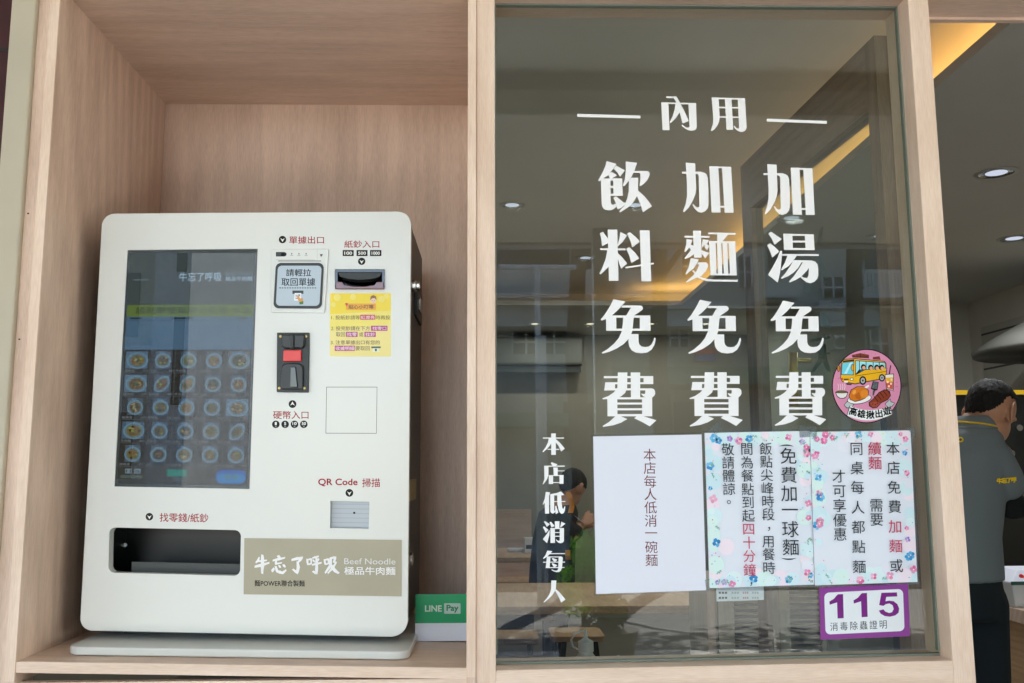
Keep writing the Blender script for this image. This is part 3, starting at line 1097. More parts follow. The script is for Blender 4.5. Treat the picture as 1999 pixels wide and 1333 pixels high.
GL['料'] = (1160, 435, 10.254, [
    [(270, 135), (462, 135), (485, 1158), (295, 1158)], [(115, 205), (175, 178), (230, 255), (285, 330), (285, 400), (160, 465), (140, 320)],
    [(525, 180), (658, 250), (575, 370), (480, 465), (470, 440), (500, 330)], [(118, 508), (625, 510), (628, 548), (118, 545)],
    [(262, 545), (310, 545), (310, 860), (285, 880), (200, 965), (130, 1028), (105, 1010), (170, 880), (230, 720)],
    [(460, 595), (560, 690), (660, 810), (540, 920), (500, 810), (465, 680)], [(658, 218), (715, 185), (830, 280), (915, 375), (765, 488), (720, 350)],
    [(640, 518), (705, 485), (810, 590), (905, 710), (742, 802), (700, 650)], [(622, 880), (930, 832), (1190, 795), (1190, 828), (930, 868), (630, 912)],
    [(912, 148), (1108, 148), (1140, 1168), (945, 1168)]])
GL['免'] = (1160, 570, 10.254, [
    [(388, 143), (625, 190), (560, 265), (460, 375), (350, 470), (230, 540), (150, 568), (128, 548), (210, 450), (300, 310)],
    [(560, 268), (930, 268), (965, 285), (978, 325), (960, 360), (880, 415), (800, 470), (640, 470), (735, 310), (545, 310)],
    [(235, 468), (1120, 468), (1120, 512), (235, 512)], [(235, 490), (440, 490), (445, 775), (240, 775)],
    [(240, 732), (1125, 732), (1128, 775), (240, 775)], [(912, 470), (1120, 470), (1128, 775), (915, 775)],
    [(640, 470), (800, 470), (785, 560), (765, 775), (735, 850), (685, 940), (590, 1040), (450, 1130), (300, 1195), (170, 1232), (148, 1212), (270, 1140), (400, 1030), (490, 920), (545, 800), (570, 650), (580, 500)],
    [(735, 840), (885, 840), (890, 1000), (905, 1050), (950, 1090), (1020, 1100), (1090, 1090), (1145, 1050), (1185, 970), (1200, 912), (1228, 915), (1230, 960), (1205, 1060), (1150, 1150), (1060, 1210), (950, 1225), (830, 1210), (750, 1165), (700, 1090), (685, 1000), (688, 930)]])
GL['費'] = (1165, 715, 10.254, [
    [(140, 195), (1130, 195), (1130, 235), (140, 238)], [(935, 195), (1130, 195), (1130, 355), (938, 355)], [(170, 318), (1130, 318), (1130, 355), (165, 360)],
    [(170, 320), (370, 320), (362, 480), (150, 485)],
    [(150, 440), (1100, 440), (1140, 455), (1165, 490), (1170, 550), (1150, 590), (1110, 625), (990, 630), (930, 600), (890, 555), (890, 542), (930, 552), (960, 552), (970, 530), (970, 480), (150, 482)],
    [(422, 122), (612, 122), (608, 430), (570, 530), (500, 590), (420, 640), (300, 650), (120, 660), (112, 640), (230, 595), (340, 520), (410, 430)],
    [(678, 122), (868, 122), (870, 640), (685, 640)], [(210, 618), (1108, 618), (1108, 660), (210, 660)],
    [(210, 630), (410, 630), (415, 1000), (215, 1000)], [(905, 620), (1108, 620), (1110, 1000), (908, 1000)],
    [(405, 725), (910, 725), (910, 765), (405, 765)], [(405, 838), (910, 838), (910, 880), (405, 880)], [(215, 955), (1110, 955), (1110, 1000), (215, 1000)],
    [(375, 995), (480, 998), (612, 1055), (480, 1130), (330, 1180), (130, 1212), (115, 1195), (250, 1110)],
    [(750, 1040), (800, 995), (930, 998), (1195, 1080), (1060, 1200), (900, 1110)]])
GL['加'] = (1325, 300, 10.254, [
    [(140, 178), (328, 192), (348, 700), (335, 800), (290, 920), (200, 1080), (105, 1172), (88, 1155), (140, 1000), (165, 850), (165, 650)],
    [(65, 358), (330, 358), (440, 358), (510, 378), (555, 410), (580, 480), (595, 750), (595, 1020), (580, 1090), (530, 1150), (450, 1180), (380, 1160), (310, 1090), (275, 1020), (290, 1005), (330, 1055), (370, 1075), (405, 1065), (412, 1030), (400, 450), (385, 410), (340, 398), (65, 395)],
    [(612, 250), (790, 250), (838, 1175), (658, 1175)], [(612, 250), (1048, 262), (1048, 290), (612, 290)],
    [(865, 260), (1048, 262), (1098, 1180), (918, 1180)], [(825, 1045), (920, 1045), (920, 1078), (828, 1078)]])
GL['麵'] = (1325, 435, 10.254, [
    [(285, 155), (442, 155), (460, 695), (305, 695)], [(115, 258), (612, 260), (615, 298), (118, 295)],
    [(155, 322), (278, 342), (215, 490), (132, 582), (112, 570), (150, 440)], [(235, 430), (300, 460), (300, 560), (245, 545), (210, 490)],
    [(485, 328), (605, 345), (560, 420), (460, 490), (465, 420)], [(545, 415), (610, 460), (568, 555), (515, 480)],
    [(300, 470), (310, 620), (230, 680), (130, 722), (112, 710), (200, 600), (250, 530)], [(455, 545), (610, 600), (528, 712), (460, 610)],
    [(240, 705), (405, 730), (360, 820), (290, 920), (210, 980), (150, 1035), (135, 1020), (200, 880)],
    [(385, 790), (550, 788), (585, 830), (580, 890), (540, 970), (450, 1060), (330, 1110), (160, 1192), (140, 1180), (280, 1060), (360, 960), (410, 830), (370, 830)],
    [(265, 960), (300, 950), (420, 1075), (560, 1120), (700, 1135), (1180, 1138), (1180, 1178), (700, 1172), (560, 1165), (400, 1110)],
    [(590, 190), (1135, 202), (1138, 240), (592, 225)], [(770, 215), (985, 235), (880, 360), (850, 370), (770, 370)],
    [(605, 360), (1130, 370), (1130, 408), (605, 400)], [(605, 360), (735, 362), (757, 1045), (635, 1045)], [(1000, 370), (1130, 370), (1160, 1050), (1025, 1050)],
    [(765, 365), (850, 365), (873, 1045), (785, 1045)], [(875, 368), (970, 370), (992, 1045), (905, 1045)], [(630, 1010), (1160, 1012), (1160, 1052), (635, 1048)]])
GL['湯'] = (1490, 435, 10.254, [
    [(102, 215), (155, 175), (250, 240), (370, 322), (228, 438), (165, 310)], [(80, 445), (135, 405), (230, 480), (320, 572), (180, 695), (130, 560)],
    [(340, 555), (378, 562), (370, 700), (340, 980), (290, 1195), (95, 1040), (190, 880), (280, 710)],
    [(400, 215), (1010, 230), (1012, 258), (402, 258)], [(400, 215), (580, 218), (595, 540), (415, 540)], [(828, 225), (1010, 230), (1028, 545), (848, 545)],
    [(580, 355), (845, 355), (845, 392), (583, 392)], [(415, 500), (1028, 505), (1028, 545), (415, 540)], [(370, 622), (1110, 625), (1110, 662), (370, 655)],
    [(480, 650), (670, 660), (600, 760), (500, 870), (370, 952), (355, 935), (430, 800), (470, 700)],
    [(615, 745), (960, 750), (1040, 775), (1085, 830), (1100, 920), (1100, 1050), (1080, 1120), (1020, 1180), (940, 1208), (860, 1185), (790, 1130), (745, 1085), (770, 1070), (830, 1100), (880, 1100), (905, 1050), (915, 900), (870, 960), (760, 1075), (640, 1145), (530, 1190), (515, 1170), (600, 1080), (700, 940), (790, 790), (600, 790)],
    [(600, 760), (765, 785), (700, 900), (600, 1000), (480, 1075), (370, 1118), (355, 1105), (440, 1010), (530, 880), (580, 790)]])
k6 = 22.217
GL['本'] = (1050, 840, k6, [[(575, 135), (775, 135), (780, 1062), (580, 1062)], [(215, 310), (1135, 310), (1135, 355), (215, 355)],
    [(470, 350), (600, 350), (580, 560), (500, 690), (380, 820), (230, 940), (200, 920), (330, 740), (430, 540)],
    [(770, 370), (960, 540), (1170, 790), (1010, 920), (900, 680), (775, 520)], [(420, 800), (930, 800), (930, 840), (420, 840)]])
GL['店'] = (1050, 895, k6, [[(560, 205), (600, 155), (850, 250), (790, 315), (640, 315)], [(270, 310), (1160, 305), (1160, 350), (270, 355)],
    [(270, 320), (460, 320), (460, 720), (400, 900), (230, 1125), (205, 1105), (280, 900)], [(670, 385), (860, 385), (860, 740), (690, 740)],
    [(855, 515), (1155, 515), (1155, 550), (855, 550)], [(470, 720), (1115, 715), (1115, 755), (470, 755)], [(470, 720), (660, 720), (660, 1105), (475, 1105)],
    [(935, 720), (1115, 720), (1110, 1095), (935, 1095)], [(650, 1025), (940, 1025), (940, 1060), (650, 1060)]])
GL['低'] = (1050, 955, k6, [[(340, 110), (535, 135), (480, 300), (490, 1055), (310, 1055), (300, 590), (225, 675), (205, 655), (300, 400)],
    [(535, 215), (705, 215), (710, 920), (760, 930), (740, 1000), (650, 1060), (570, 1020), (540, 950)], [(535, 215), (820, 160), (1005, 90), (1150, 250), (1000, 265), (535, 265)],
    [(670, 515), (1190, 510), (1190, 545), (670, 548)],
    [(835, 250), (1010, 250), (1030, 600), (1060, 800), (1095, 860), (1130, 800), (1160, 735), (1190, 750), (1170, 920), (1120, 1030), (1040, 1070), (960, 1020), (900, 900), (850, 650)],
    [(750, 730), (800, 720), (890, 1010), (780, 1080), (755, 950)]])
GL['消'] = (1050, 1010, k6, [[(260, 190), (310, 155), (520, 295), (390, 410), (320, 280)], [(220, 430), (265, 380), (460, 540), (340, 680), (290, 560)],
    [(490, 560), (515, 545), (500, 760), (400, 1115), (215, 945), (400, 700)], [(510, 215), (570, 185), (730, 370), (590, 435)], [(735, 165), (935, 165), (935, 480), (745, 480)],
    [(1015, 180), (1195, 270), (990, 435), (970, 420)], [(540, 470), (735, 470), (745, 1105), (545, 1105)], [(540, 460), (1130, 460), (1130, 500), (540, 500)],
    [(945, 460), (1130, 460), (1130, 1020), (1080, 1090), (980, 1120), (880, 1090), (810, 1020), (780, 960), (800, 945), (850, 1000), (900, 1015), (940, 995), (950, 950)],
    [(730, 635), (955, 635), (955, 670), (730, 670)], [(730, 795), (955, 795), (955, 835), (730, 835)]])
GL['每'] = (1050, 1065, k6, [[(410, 215), (630, 240), (520, 365), (400, 480), (250, 575), (225, 550), (330, 410)], [(540, 330), (1180, 325), (1180, 365), (520, 370)],
    [(390, 470), (1000, 470), (1060, 490), (1085, 540), (1050, 950), (1000, 1080), (920, 1145), (800, 1150), (680, 1110), (580, 1050), (610, 1035), (720, 1080), (810, 1085), (860, 1060), (880, 980), (900, 510), (390, 510)],
    [(390, 480), (550, 480), (510, 960), (340, 970)], [(230, 700), (1175, 695), (1175, 730), (230, 738)], [(340, 935), (890, 930), (890, 970), (340, 975)],
    [(1045, 930), (1155, 930), (1155, 965), (1045, 965)], [(600, 560), (650, 535), (845, 610), (770, 690), (700, 690)], [(600, 790), (640, 760), (845, 850), (760, 920), (690, 925)]])
GL['人'] = (1050, 1120, k6, [[(585, 290), (800, 290), (780, 640), (730, 760), (620, 930), (440, 1110), (270, 1245), (240, 1225), (400, 1050), (520, 850), (570, 650)],
    [(770, 660), (930, 800), (1200, 1115), (1010, 1245), (930, 1050), (750, 740)]])


def vinyl(parent, ch, box=None):
    ox, oy, s, polys = GL[ch]
    a = Art(YG - .0002, 4e-5).crop(ox, oy, s)
    if box:                              # the same character set elsewhere, fitted to its place
        xs = [p[0] for q in polys for p in q]
        ys = [p[1] for q in polys for p in q]
        x0, x1, y0, y1 = min(xs), max(xs), min(ys), max(ys)
        a.fn = lambda x, y: (box[0] + (x - x0) / (x1 - x0) * (box[2] - box[0]), box[1] + (y - y0) / (y1 - y0) * (box[3] - box[1]))
    for p in polys:
        a.poly(p, 'eef0f3')
    o = a.build('vinyl_character', M['vinyl'], parent)
    o['label'] = 'white vinyl character ' + ch
    return o


VG = 'white vinyl lettering on the shop window'


def phrase(label, px, items):
    p = at(px[0], px[1], YG)
    t = thing('vinyl_lettering', label, 'lettering', p, VG)
    for it in items:
        if isinstance(it, str):
            vinyl(t, it)
        else:
            vinyl(t, it[0], it[1])
    return t


h = phrase('white vinyl heading 內用 between two dashes at the top of the window', (1370, 225), ['內', '用'])
for q in ([(1127, 222), (1250, 225.5), (1250, 231), (1127, 228)], [(1497, 231.5), (1614, 236), (1614, 241.5), (1497, 237)]):
    a = Art(YG - .0002)
    a.poly(q, 'eef0f3', 1)
    a.build('vinyl_dash', M['vinyl'], h)
phrase('white vinyl column 飲料免費, big characters left of the other two columns', (1222, 570), ['飲', '料', '免', '費'])
phrase('white vinyl column 加麵免費, big characters in the middle of the window', (1390, 570),
       ['加', '麵', ('免', (1341.5, 585, 1446.5, 690.5)), ('費', (1346, 726.5, 1450, 832.5))])
phrase('white vinyl column 加湯免費, big characters in the right half of the window', (1550, 570),
       [('加', (1490.5, 320, 1590.5, 419.5)), '湯', ('免', (1504, 586.5, 1608, 690)), ('費', (1512, 726.5, 1613, 831))])
phrase('white vinyl column 本店低消每人 in small characters near the left edge of the window', (1080, 1010),
       ['本', '店', '低', '消', '每', '人'])

# ------------------------------------------------------------------ paper notices taped to the glass
YN = YG - .004


def notice(name, label, corners, grow, cat='notice', group=None):
    t = thing(name, label, cat, at(*corners[0], YN), group)
    a = Art(YN, 4e-5)
    return t, a


def sheet(t, corners, grow):
    MB().prism([at(x, y, YN) for x, y in corners], (0, .0006, 0)).build('paper', M['paper'], t)
    cx = sum(c[0] for c in corners) / 4
    cy_ = sum(c[1] for c in corners) / 4
    big = [(x + math.copysign(grow, x - cx), y + math.copysign(grow, y - cy_)) for x, y in corners]
    MB().prism([at(x, y, YN + .0012) for x, y in big], (0, .0005, 0)).build('clear_sleeve', M['sleeve'], t)


def tape(t, pts):
    MB().prism([at(x, y, YN - .0006) for x, y in pts], (0, .0003, 0)).build('tape', M['tape'], t)


W1 = [(1158, 852), (1369.5, 848), (1378.7, 1152), (1163.5, 1159.5)]
t, a = notice('paper_notice', 'plain white paper notice with one column of dark red characters, taped to the window', W1, 4, group='paper notices on the window')
sheet(t, W1, 4)
ys_ = [222, 320, 420, 515, 613, 712, 803, 908, 1005]
for i, ch in enumerate('本店每人低消一碗麵'):
    a.char(ch, 1150 + (450 + 15 * i / 8) / 3.808, 830 + ys_[i] / 3.808, 24.5, '6e2a2c', .001, 1, .02)
a.build('lettering', M['print'], t)


def flowers(a, seed, dens=1.0):
    """water-colour border in the sheet's own 0..1 coordinates"""
    r = random.Random(seed)
    k = 1.42                                    # sheet height over width
    BL = ['5aaee0', '3a93d6', '7cc4ea', '2f86c4']
    PK = ['e68ab8', 'd96aa4', 'f0b4d0', 'e2a0c8']
    for _ in range(int(90 * dens)):             # pale washes
        s, q = r.randrange(4), r.random()
        e = abs(r.gauss(0, .05))
        x, y = ((q, e / k), (q, 1 - e / k), (e, q), (1 - e, q))[s]
        rr = r.uniform(.03, .085)
        x, y = min(max(x, rr * .8), 1 - rr * .8), min(max(y, rr * .62), 1 - rr * .62)
        a.ell(x, y, rr, rr / k, r.choice(['d4ecf4', 'cde8f2', 'dcf0f4', 'e4e8f4', 'd8f0ee', 'f0e4f0']), 2 + (_ % 40), 12)

    def bloom(x, y, rad, cols):
        n = r.choice([4, 5, 5])
        ph = r.random() * 6
        for i in range(n):
            t_ = ph + 6.283 * i / n
            cx, cy_ = x + rad * .6 * math.cos(t_), y + rad * .6 * math.sin(t_) / k
            pts = [(cx + rad * r.uniform(.40, .58) * math.cos(u / 7 * 6.283), cy_ + rad * r.uniform(.40, .58) * math.sin(u / 7 * 6.283) / k) for u in range(7)]
            a.poly(pts, r.choice(cols), 50 + i)
        a.ell(x, y, rad * .18, rad * .18 / k, 'f4ead0', 56, 8)
    for _ in range(int(34 * dens)):
        s, q = r.randrange(4), r.uniform(.04, .96)
        e = r.uniform(.025, .085)
        x, y = ((q, e / k), (q, 1 - e / k), (e, q), (1 - e, q))[s]
        c = r.random()
        if c < .32:
            bloom(x, y, r.uniform(.02, .042), BL)
        elif c < .62:
            bloom(x, y, r.uniform(.02, .040), PK)
        elif c < .70:
            bloom(x, y, r.uniform(.022, .035), ['9a7ccc', 'b49adc', 'd0b4e0'])
        else:                                   # leaf sprig
            t_ = r.random() * 6.28
            for i in range(4):
                u = .012 * i
                cx, cy_ = x + u * math.cos(t_), y + u * math.sin(t_) / k
                a.ell(min(max(cx, .01), .99), min(max(cy_, .01), .99), .010, .004, r.choice(['7fb8a8', '8cc4a0', '9ad0c0', '6aa8a0']), 60 + i, 8, t_ + (1 if i % 2 else -1))
    for _ in range(int(60 * dens)):
        s, q = r.randrange(4), r.uniform(.02, .98)
        e = r.uniform(.01, .11)
        x, y = ((q, e / k), (q, 1 - e / k), (e, q), (1 - e, q))[s]
        rr = r.uniform(.003, .007)
        a.ell(x, y, rr, rr / k, r.choice(BL + PK + ['7fc0a0', 'f0c080']), 66, 6)


def column(a, ox, oy, s, chars, x0, x1, ys, size, col, reds=(), off=-.005, lay=80):
    a.fn, a.clip = None, False
    n = len(chars)
    for i, ch in enumerate(chars):
        t_ = (ys[i] - ys[0]) / max(1, ys[-1] - ys[0])
        a.char(ch, ox + (x0 + (x1 - x0) * t_) / s, oy + ys[i] / s, size / s, 'c23a5c' if i in reds else col, off, lay, .03)


W2 = [(1375.5, 845), (1580.5, 841), (1590, 1141), (1385, 1148)]
t, a = notice('paper_notice', 'flower bordered notice with four columns, 免費加一球麵 the largest, in the middle of three sheets', W2, 4, group='paper notices on the window')
sheet(t, W2, 4)
a.quad(*W2)
a.clip = True
a.poly([(0, 0), (1, 0), (1, 1), (0, 1)], 'dfe6f2', 1)
flowers(a, 11, 1.15)
o2 = (1370, 830, 4.039)
INK = '24282c'
column(a, *o2, '免費加一球麵', 683, 702, [245, 395, 540, 670, 822, 965], 132, INK)
for cy_, up in ((152, True), (1062, False)):
    pts = []
    for i in range(9):
        u = -1 + i / 4
        pts.append((1370 + (667 + 20 * (cy_ > 600) + 58 * u) / 4.039, 830 + (cy_ + (1 if up else -1) * 14 * u * u) / 4.039))
    for i in range(9):
        u = 1 - i / 4
        pts.append((1370 + (667 + 20 * (cy_ > 600) + 58 * u) / 4.039, 830 + (cy_ + (1 if up else -1) * (14 * u * u + 9 * (1 - u * u) + 1)) / 4.039))
    a.poly(pts, INK, 80)
column(a, *o2, '飯點尖峰時段', 505, 525, [187, 290, 395, 500, 603, 705], 100, INK)
column(a, *o2, '用餐時', 526, 530, [918, 1020, 1127], 100, INK)
column(a, *o2, '，', 555, 555, [790], 90, INK, off=.004)
column(a, *o2, '間為餐點到起四十分鐘', 355, 378, [188, 295, 400, 507, 610, 715, 820, 928, 1033, 1143], 100, INK, (6, 7, 8, 9))
column(a, *o2, '，', 412, 412, [1228], 80, INK, off=.004)
column(a, *o2, '敬請體諒', 205, 215, [192, 297, 400, 505], 100, INK)
column(a, *o2, '。', 245, 245, [578], 100, INK)
a.build('printed_face', M['print'], t)

W3 = [(1581.3, 843), (1777.5, 840), (1791, 1136), (1591, 1142.5)]
tape(t, [(1383, 838), (1404, 822), (1409, 842), (1389, 852)])
tape(t, [(1376, 1132), (1392, 1128), (1394, 1150), (1379, 1153)])
YN -= .0016
t, a = notice('paper_notice', 'flower bordered notice starting 本店免費加麵或, nearest the right post, overlapping its neighbour', W3, 4, group='paper notices on the window')
sheet(t, W3, 4)
a.quad(*W3)
a.clip = True
a.poly([(0, 0), (1, 0), (1, 1), (0, 1)], 'dfe6f2', 1)
flowers(a, 23)
o3 = (1570, 830, 4.039)
column(a, *o3, '本店免費加麵或', 700, 727, [187, 338, 492, 645, 800, 955, 1110], 106, INK, (4, 5), -.003)
column(a, *o3, '續麵', 557, 559, [187, 300], 106, INK, (0, 1), .004)
column(a, *o3, '需要', 569, 572, [633, 745], 106, INK, (), -.004)
column(a, *o3, '同桌每人都點麵', 412, 434, [187, 340, 492, 650, 805, 960, 1118], 106, INK, (), -.003)
column(a, *o3, '才可享優惠', 274, 284, [405, 520, 635, 750, 862], 106, INK, (), -.004)
a.build('printed_face', M['print'], t)

tape(t, [(1560, 832), (1594, 830), (1595, 852), (1561, 854)])
tape(t, [(1768, 834), (1786, 833), (1788, 853), (1770, 854)])
# purple certificate card
W4 = [(1599, 1147), (1772.6, 1139), (1776.3, 1241.8), (1601.8, 1248.6)]
YN = YG - .0012
t, a = notice('certificate_card', 'purple bordered card with the number 115, low on the window under the notices', W4, 0, cat='card')
MB().prism([at(x, y, YN) for x, y in W4], (0, .0008, 0)).build('card', plain('purple_card', '7f1f88', .35), t)
a.crop(1580, 1120, 6.258)
a.poly([(x * 1.0, y * 1.0) for x, y in rounded_px([(181, 232), (1143, 184), (1163, 698), (198, 742)], 55, 6)], 'e2e8ee', 1)
for x0, y0, x1, y1, s in ((240, 250, 420, 546, '1'), (535, 236, 712, 530, '1')):
    kx_ = (x1 - x0) / 180.0
    yy = y0
    a.poly([(x0 + 110 * kx_, yy), (x1 - 8, yy - 3), (x1, y1 - 4), (x0 + 105 * kx_, y1), (x0 + 98 * kx_, yy + 100), (x0 + 8, yy + 128), (x0 + 4, yy + 88), (x0 + 60 * kx_, yy + 55), (x0 + 95 * kx_, yy + 12)], '741a7c', 2)
five = [(880, 232), (1070, 226), (1074, 276), (940, 282), (930, 335), (975, 328), (1030, 335), (1075, 370), (1098, 425), (1090, 475), (1050, 508), (985, 524), (920, 516), (872, 488), (848, 448), (905, 434), (930, 462), (975, 478), (1010, 468), (1030, 430), (1018, 385), (980, 362), (935, 370), (905, 392), (852, 382)]
a.poly(five, '741a7c', 2)
for i, ch in enumerate('消毒除蟲證明'):
    a.char(ch, 302 + 120 * i, 648 - 5.5 * i, 108, '2c3a48', .004, 2, 0, .9, -.04)
a.build('printed_face', M['print_gloss'], t)

# round bus-tour sticker
YN = YG - .0004
t = thing('round_sticker', 'round pink sticker with a yellow bus and dishes, above the right notice', 'sticker', at(1691.5, 753.5, YG))
a = Art(YN, 3e-5).crop(1590, 640, 6.059)
CX, CY = 617, 688
a.ell(CX, CY, 412, 440, '1e1a24', 1, 56).ell(CX, CY, 400, 428, 'd98fb0', 2, 56)
OL = '2a2420'
a.poly([(450, 350), (440, 320), (540, 298), (645, 318), (645, 360)], '7a3a26', 3).rect(445, 340, 640, 346, OL, 4).rect(540, 300, 546, 352, OL, 4)
a.poly([(690, 372), (690, 345), (770, 335), (782, 378)], '7a3a26', 3)
a.poly([(312, 405), (345, 368), (480, 358), (830, 392), (850, 420), (858, 560), (840, 600), (480, 668), (330, 640), (305, 600)], OL, 4)
a.poly([(322, 410), (350, 376), (480, 368), (825, 400), (842, 425), (850, 555), (835, 590), (480, 656), (335, 632), (313, 598)], 'e8b21e', 5)
a.poly([(326, 412), (470, 395), (462, 560), (316, 556)], OL, 6).poly([(332, 416), (462, 402), (455, 553), (322, 550)], '6fd0e2', 7)
a.poly([(350, 540), (420, 408), (448, 404), (380, 545)], 'b8ecf4', 8)
a.poly([(340, 386), (470, 372), (470, 392), (335, 408)], '33261c', 8)
a.poly([(482, 382), (838, 408), (842, 480), (600, 498), (482, 560)], OL, 6)
for i, (x0, x1) in enumerate(((490, 528), (536, 606), (614, 690), (698, 762), (770, 834))):
    t0, t1 = (x0 - 482) / 356, (x1 - 482) / 356
    yb0, yb1 = (555 - 160 * min(1, t0 * 3) + 90 * min(1, t0 * 3)), (498 if i else 540)
    a.poly([(x0, 390 + 26 * t0), (x1, 390 + 26 * t1), (x1, 492 - 14 * t1), (x0, (540 if i == 0 else 494 - 14 * t0))], '9cdce6', 7)
for x, y in ((578, 462), (664, 468), (736, 468), (796, 468)):
    a.ell(x, y, 30, 34, OL, 8, 14).ell(x + 6, y + 10, 20, 22, 'e0a884', 9, 14)
a.poly([(535, 500), (560, 488), (602, 492), (545, 525)], '2a5a6a', 10)
a.poly([(482, 566), (855, 510), (855, 516), (482, 572)], OL, 8)
a.ell(285, 480, 20, 40, OL, 5, 14).ell(285, 480, 13, 32, 'c98a2a', 6, 14).ell(450, 470, 18, 44, OL, 9, 14).ell(450, 470, 12, 38, 'd89a2a', 10, 14)
for x, y, r in ((572, 622, 42), (798, 590, 36)):
    a.ell(x, y, r, r * 1.25, '1c1a1c', 9, 20).ell(x, y, r * .62, r * .8, 'aab0b4', 10, 16).ell(x, y, r * .25, r * .33, '3a3a3c', 11, 10)
a.poly([(372, 652), (440, 664), (440, 676), (380, 672)], '1c1a1c', 9)
a.ell(440, 606, 22, 18, OL, 9, 14).ell(440, 606, 15, 12, 'f4f0e0', 10, 14).ell(326, 604, 14, 14, 'd0502a', 9, 12)
a.rect(345, 600, 405, 616, '4a3a20', 9).rect(350, 628, 395, 646, 'f0ece0', 9)
a.poly([(832, 548), (940, 540), (935, 740), (848, 730)], OL, 12).poly([(838, 556), (932, 548), (926, 732), (856, 722)], 'f0e8dc', 13)
a.poly([(840, 590), (930, 585), (928, 640), (845, 645)], 'e8b23a', 14).poly([(845, 645), (928, 640), (925, 726), (858, 716)], 'd2584a', 14)
for x, y in ((866, 640), (905, 660), (880, 690), (910, 610)):
    a.ell(x, y, 12, 14, 'f4dcc0', 15, 10)
a.poly([(878, 545), (895, 440), (908, 442), (892, 545)], '4a2030', 14)
a.poly([(690, 630), (760, 640), (745, 735), (712, 745), (665, 720)], OL, 12).poly([(698, 640), (750, 648), (738, 722), (680, 712)], '6a7478', 13)
a.poly([(690, 740), (720, 742), (700, 800), (686, 798)], '4a5254', 12)
for i in range(4):
    a.poly([(690 + i * 3, 650 + 17 * i), (748 - i * 3, 656 + 17 * i), (747 - i * 3, 661 + 17 * i), (690 + i * 3, 655 + 17 * i)], '2a3234', 14)
a.ell(530, 842, 146, 58, OL, 12, 30, -.15).ell(530, 840, 138, 52, 'eceae8', 13, 30, -.15)
a.poly([(405, 800), (430, 730), (500, 692), (590, 690), (645, 740), (640, 800), (600, 835), (545, 860), (480, 875), (420, 850)], OL, 14)
a.poly([(413, 800), (438, 735), (505, 699), (586, 697), (637, 742), (632, 796), (596, 828), (540, 852), (480, 866), (426, 845)], 'd2771e', 15)
a.ell(590, 780, 46, 50, 'e0892a', 16, 18).poly([(478, 800), (525, 755), (548, 820), (540, 860), (490, 830)], 'b8601a', 16).poly([(590, 700), (640, 672), (648, 690), (615, 716)], 'f0ece4', 16)
a.ell(470, 760, 20, 30, 'eaa048', 16, 12, .6)
a.poly([(640, 880), (690, 840), (760, 760), (830, 726), (890, 745), (905, 800), (870, 850), (790, 890), (740, 945), (690, 952), (645, 925)], OL, 17)
a.poly([(650, 882), (697, 846), (766, 768), (830, 735), (882, 752), (896, 798), (864, 842), (786, 882), (735, 936), (690, 942), (654, 918)], '8a3a22', 18)
for i in range(5):
    x, y = 722 + 36 * i, 838 - 22 * i
    a.poly([(x - 22, y - 26), (x - 14, y - 32), (x + 34, y + 30), (x + 26, y + 36)], '4a1c12', 19)
a.poly([(655, 890), (720, 870), (780, 890), (736, 936), (692, 940)], 'a04a38', 19)
for x, y in ((690, 900), (720, 905), (745, 890)):
    a.ell(x, y, 10, 6, '5a1c14', 20, 8)
a.ell(322, 765, 76, 26, OL, 12, 20).poly([(248, 765), (396, 765), (380, 815), (350, 836), (300, 836), (265, 812)], OL, 12)
a.poly([(256, 770), (388, 770), (374, 810), (346, 828), (304, 828), (272, 806)], 'ecebe8', 13).ell(322, 758, 66, 18, '6a4a34', 13, 18).ell(322, 752, 40, 10, '5a6a34', 14, 12)
for x in (275, 300, 325, 350):
    a.poly([(x, 735), (x + 8, 690), (x - 2, 660), (x + 6, 660), (x + 16, 690), (x + 7, 735)], 'ecd0dc', 13)
a.poly([(345, 912), (385, 868), (470, 905), (440, 945), (380, 950)], OL, 20).poly([(352, 912), (388, 875), (462, 908), (436, 938), (384, 942)], 'b9c2c4', 21)
a.poly([(830, 900), (900, 835), (905, 870), (955, 888), (915, 935), (870, 945)], OL, 20).poly([(838, 902), (896, 845), (900, 876), (946, 890), (910, 928), (870, 938)], 'b9c2c4', 21)
top, bot = [], []
for i in range(13):
    u = -1 + i / 6
    top.append((655 + 232 * u, 972 - 46 * u * u + 2 * u))
    bot.append((653 + 266 * u, 1094 - 66 * u * u - 10 * u))
a.poly([(top[0][0] - 8, top[0][1] - 8)] + top + [(top[-1][0] + 8, top[-1][1] - 8), (bot[-1][0] + 8, bot[-1][1] + 4)] + bot[::-1] + [(bot[0][0] - 8, bot[0][1] + 4)], OL, 22)
a.poly(top + bot[::-1], 'e9eeee', 23)
for ch, x, y, ro in (('高', 458, 990, .22), ('雄', 556, 1018, .1), ('揪', 660, 1028, 0), ('出', 762, 1016, -.12), ('遊', 856, 984, -.25)):
    a.char(ch, x, y, 96, '15181a', .035, 24, 0, 1, ro)
rs = random.Random(5)
for _ in range(30):
    t_, q = rs.random() * 6.28, rs.uniform(.72, .93)
    x, y = CX + 400 * q * math.cos(t_), CY + 428 * q * math.sin(t_)
    if y > 900:
        continue
    a.poly([(x - 5, y), (x, y - 8), (x + 5, y), (x, y + 8)], 'a8628a', 3)
a.build('printed_disc', M['print_gloss'], t)
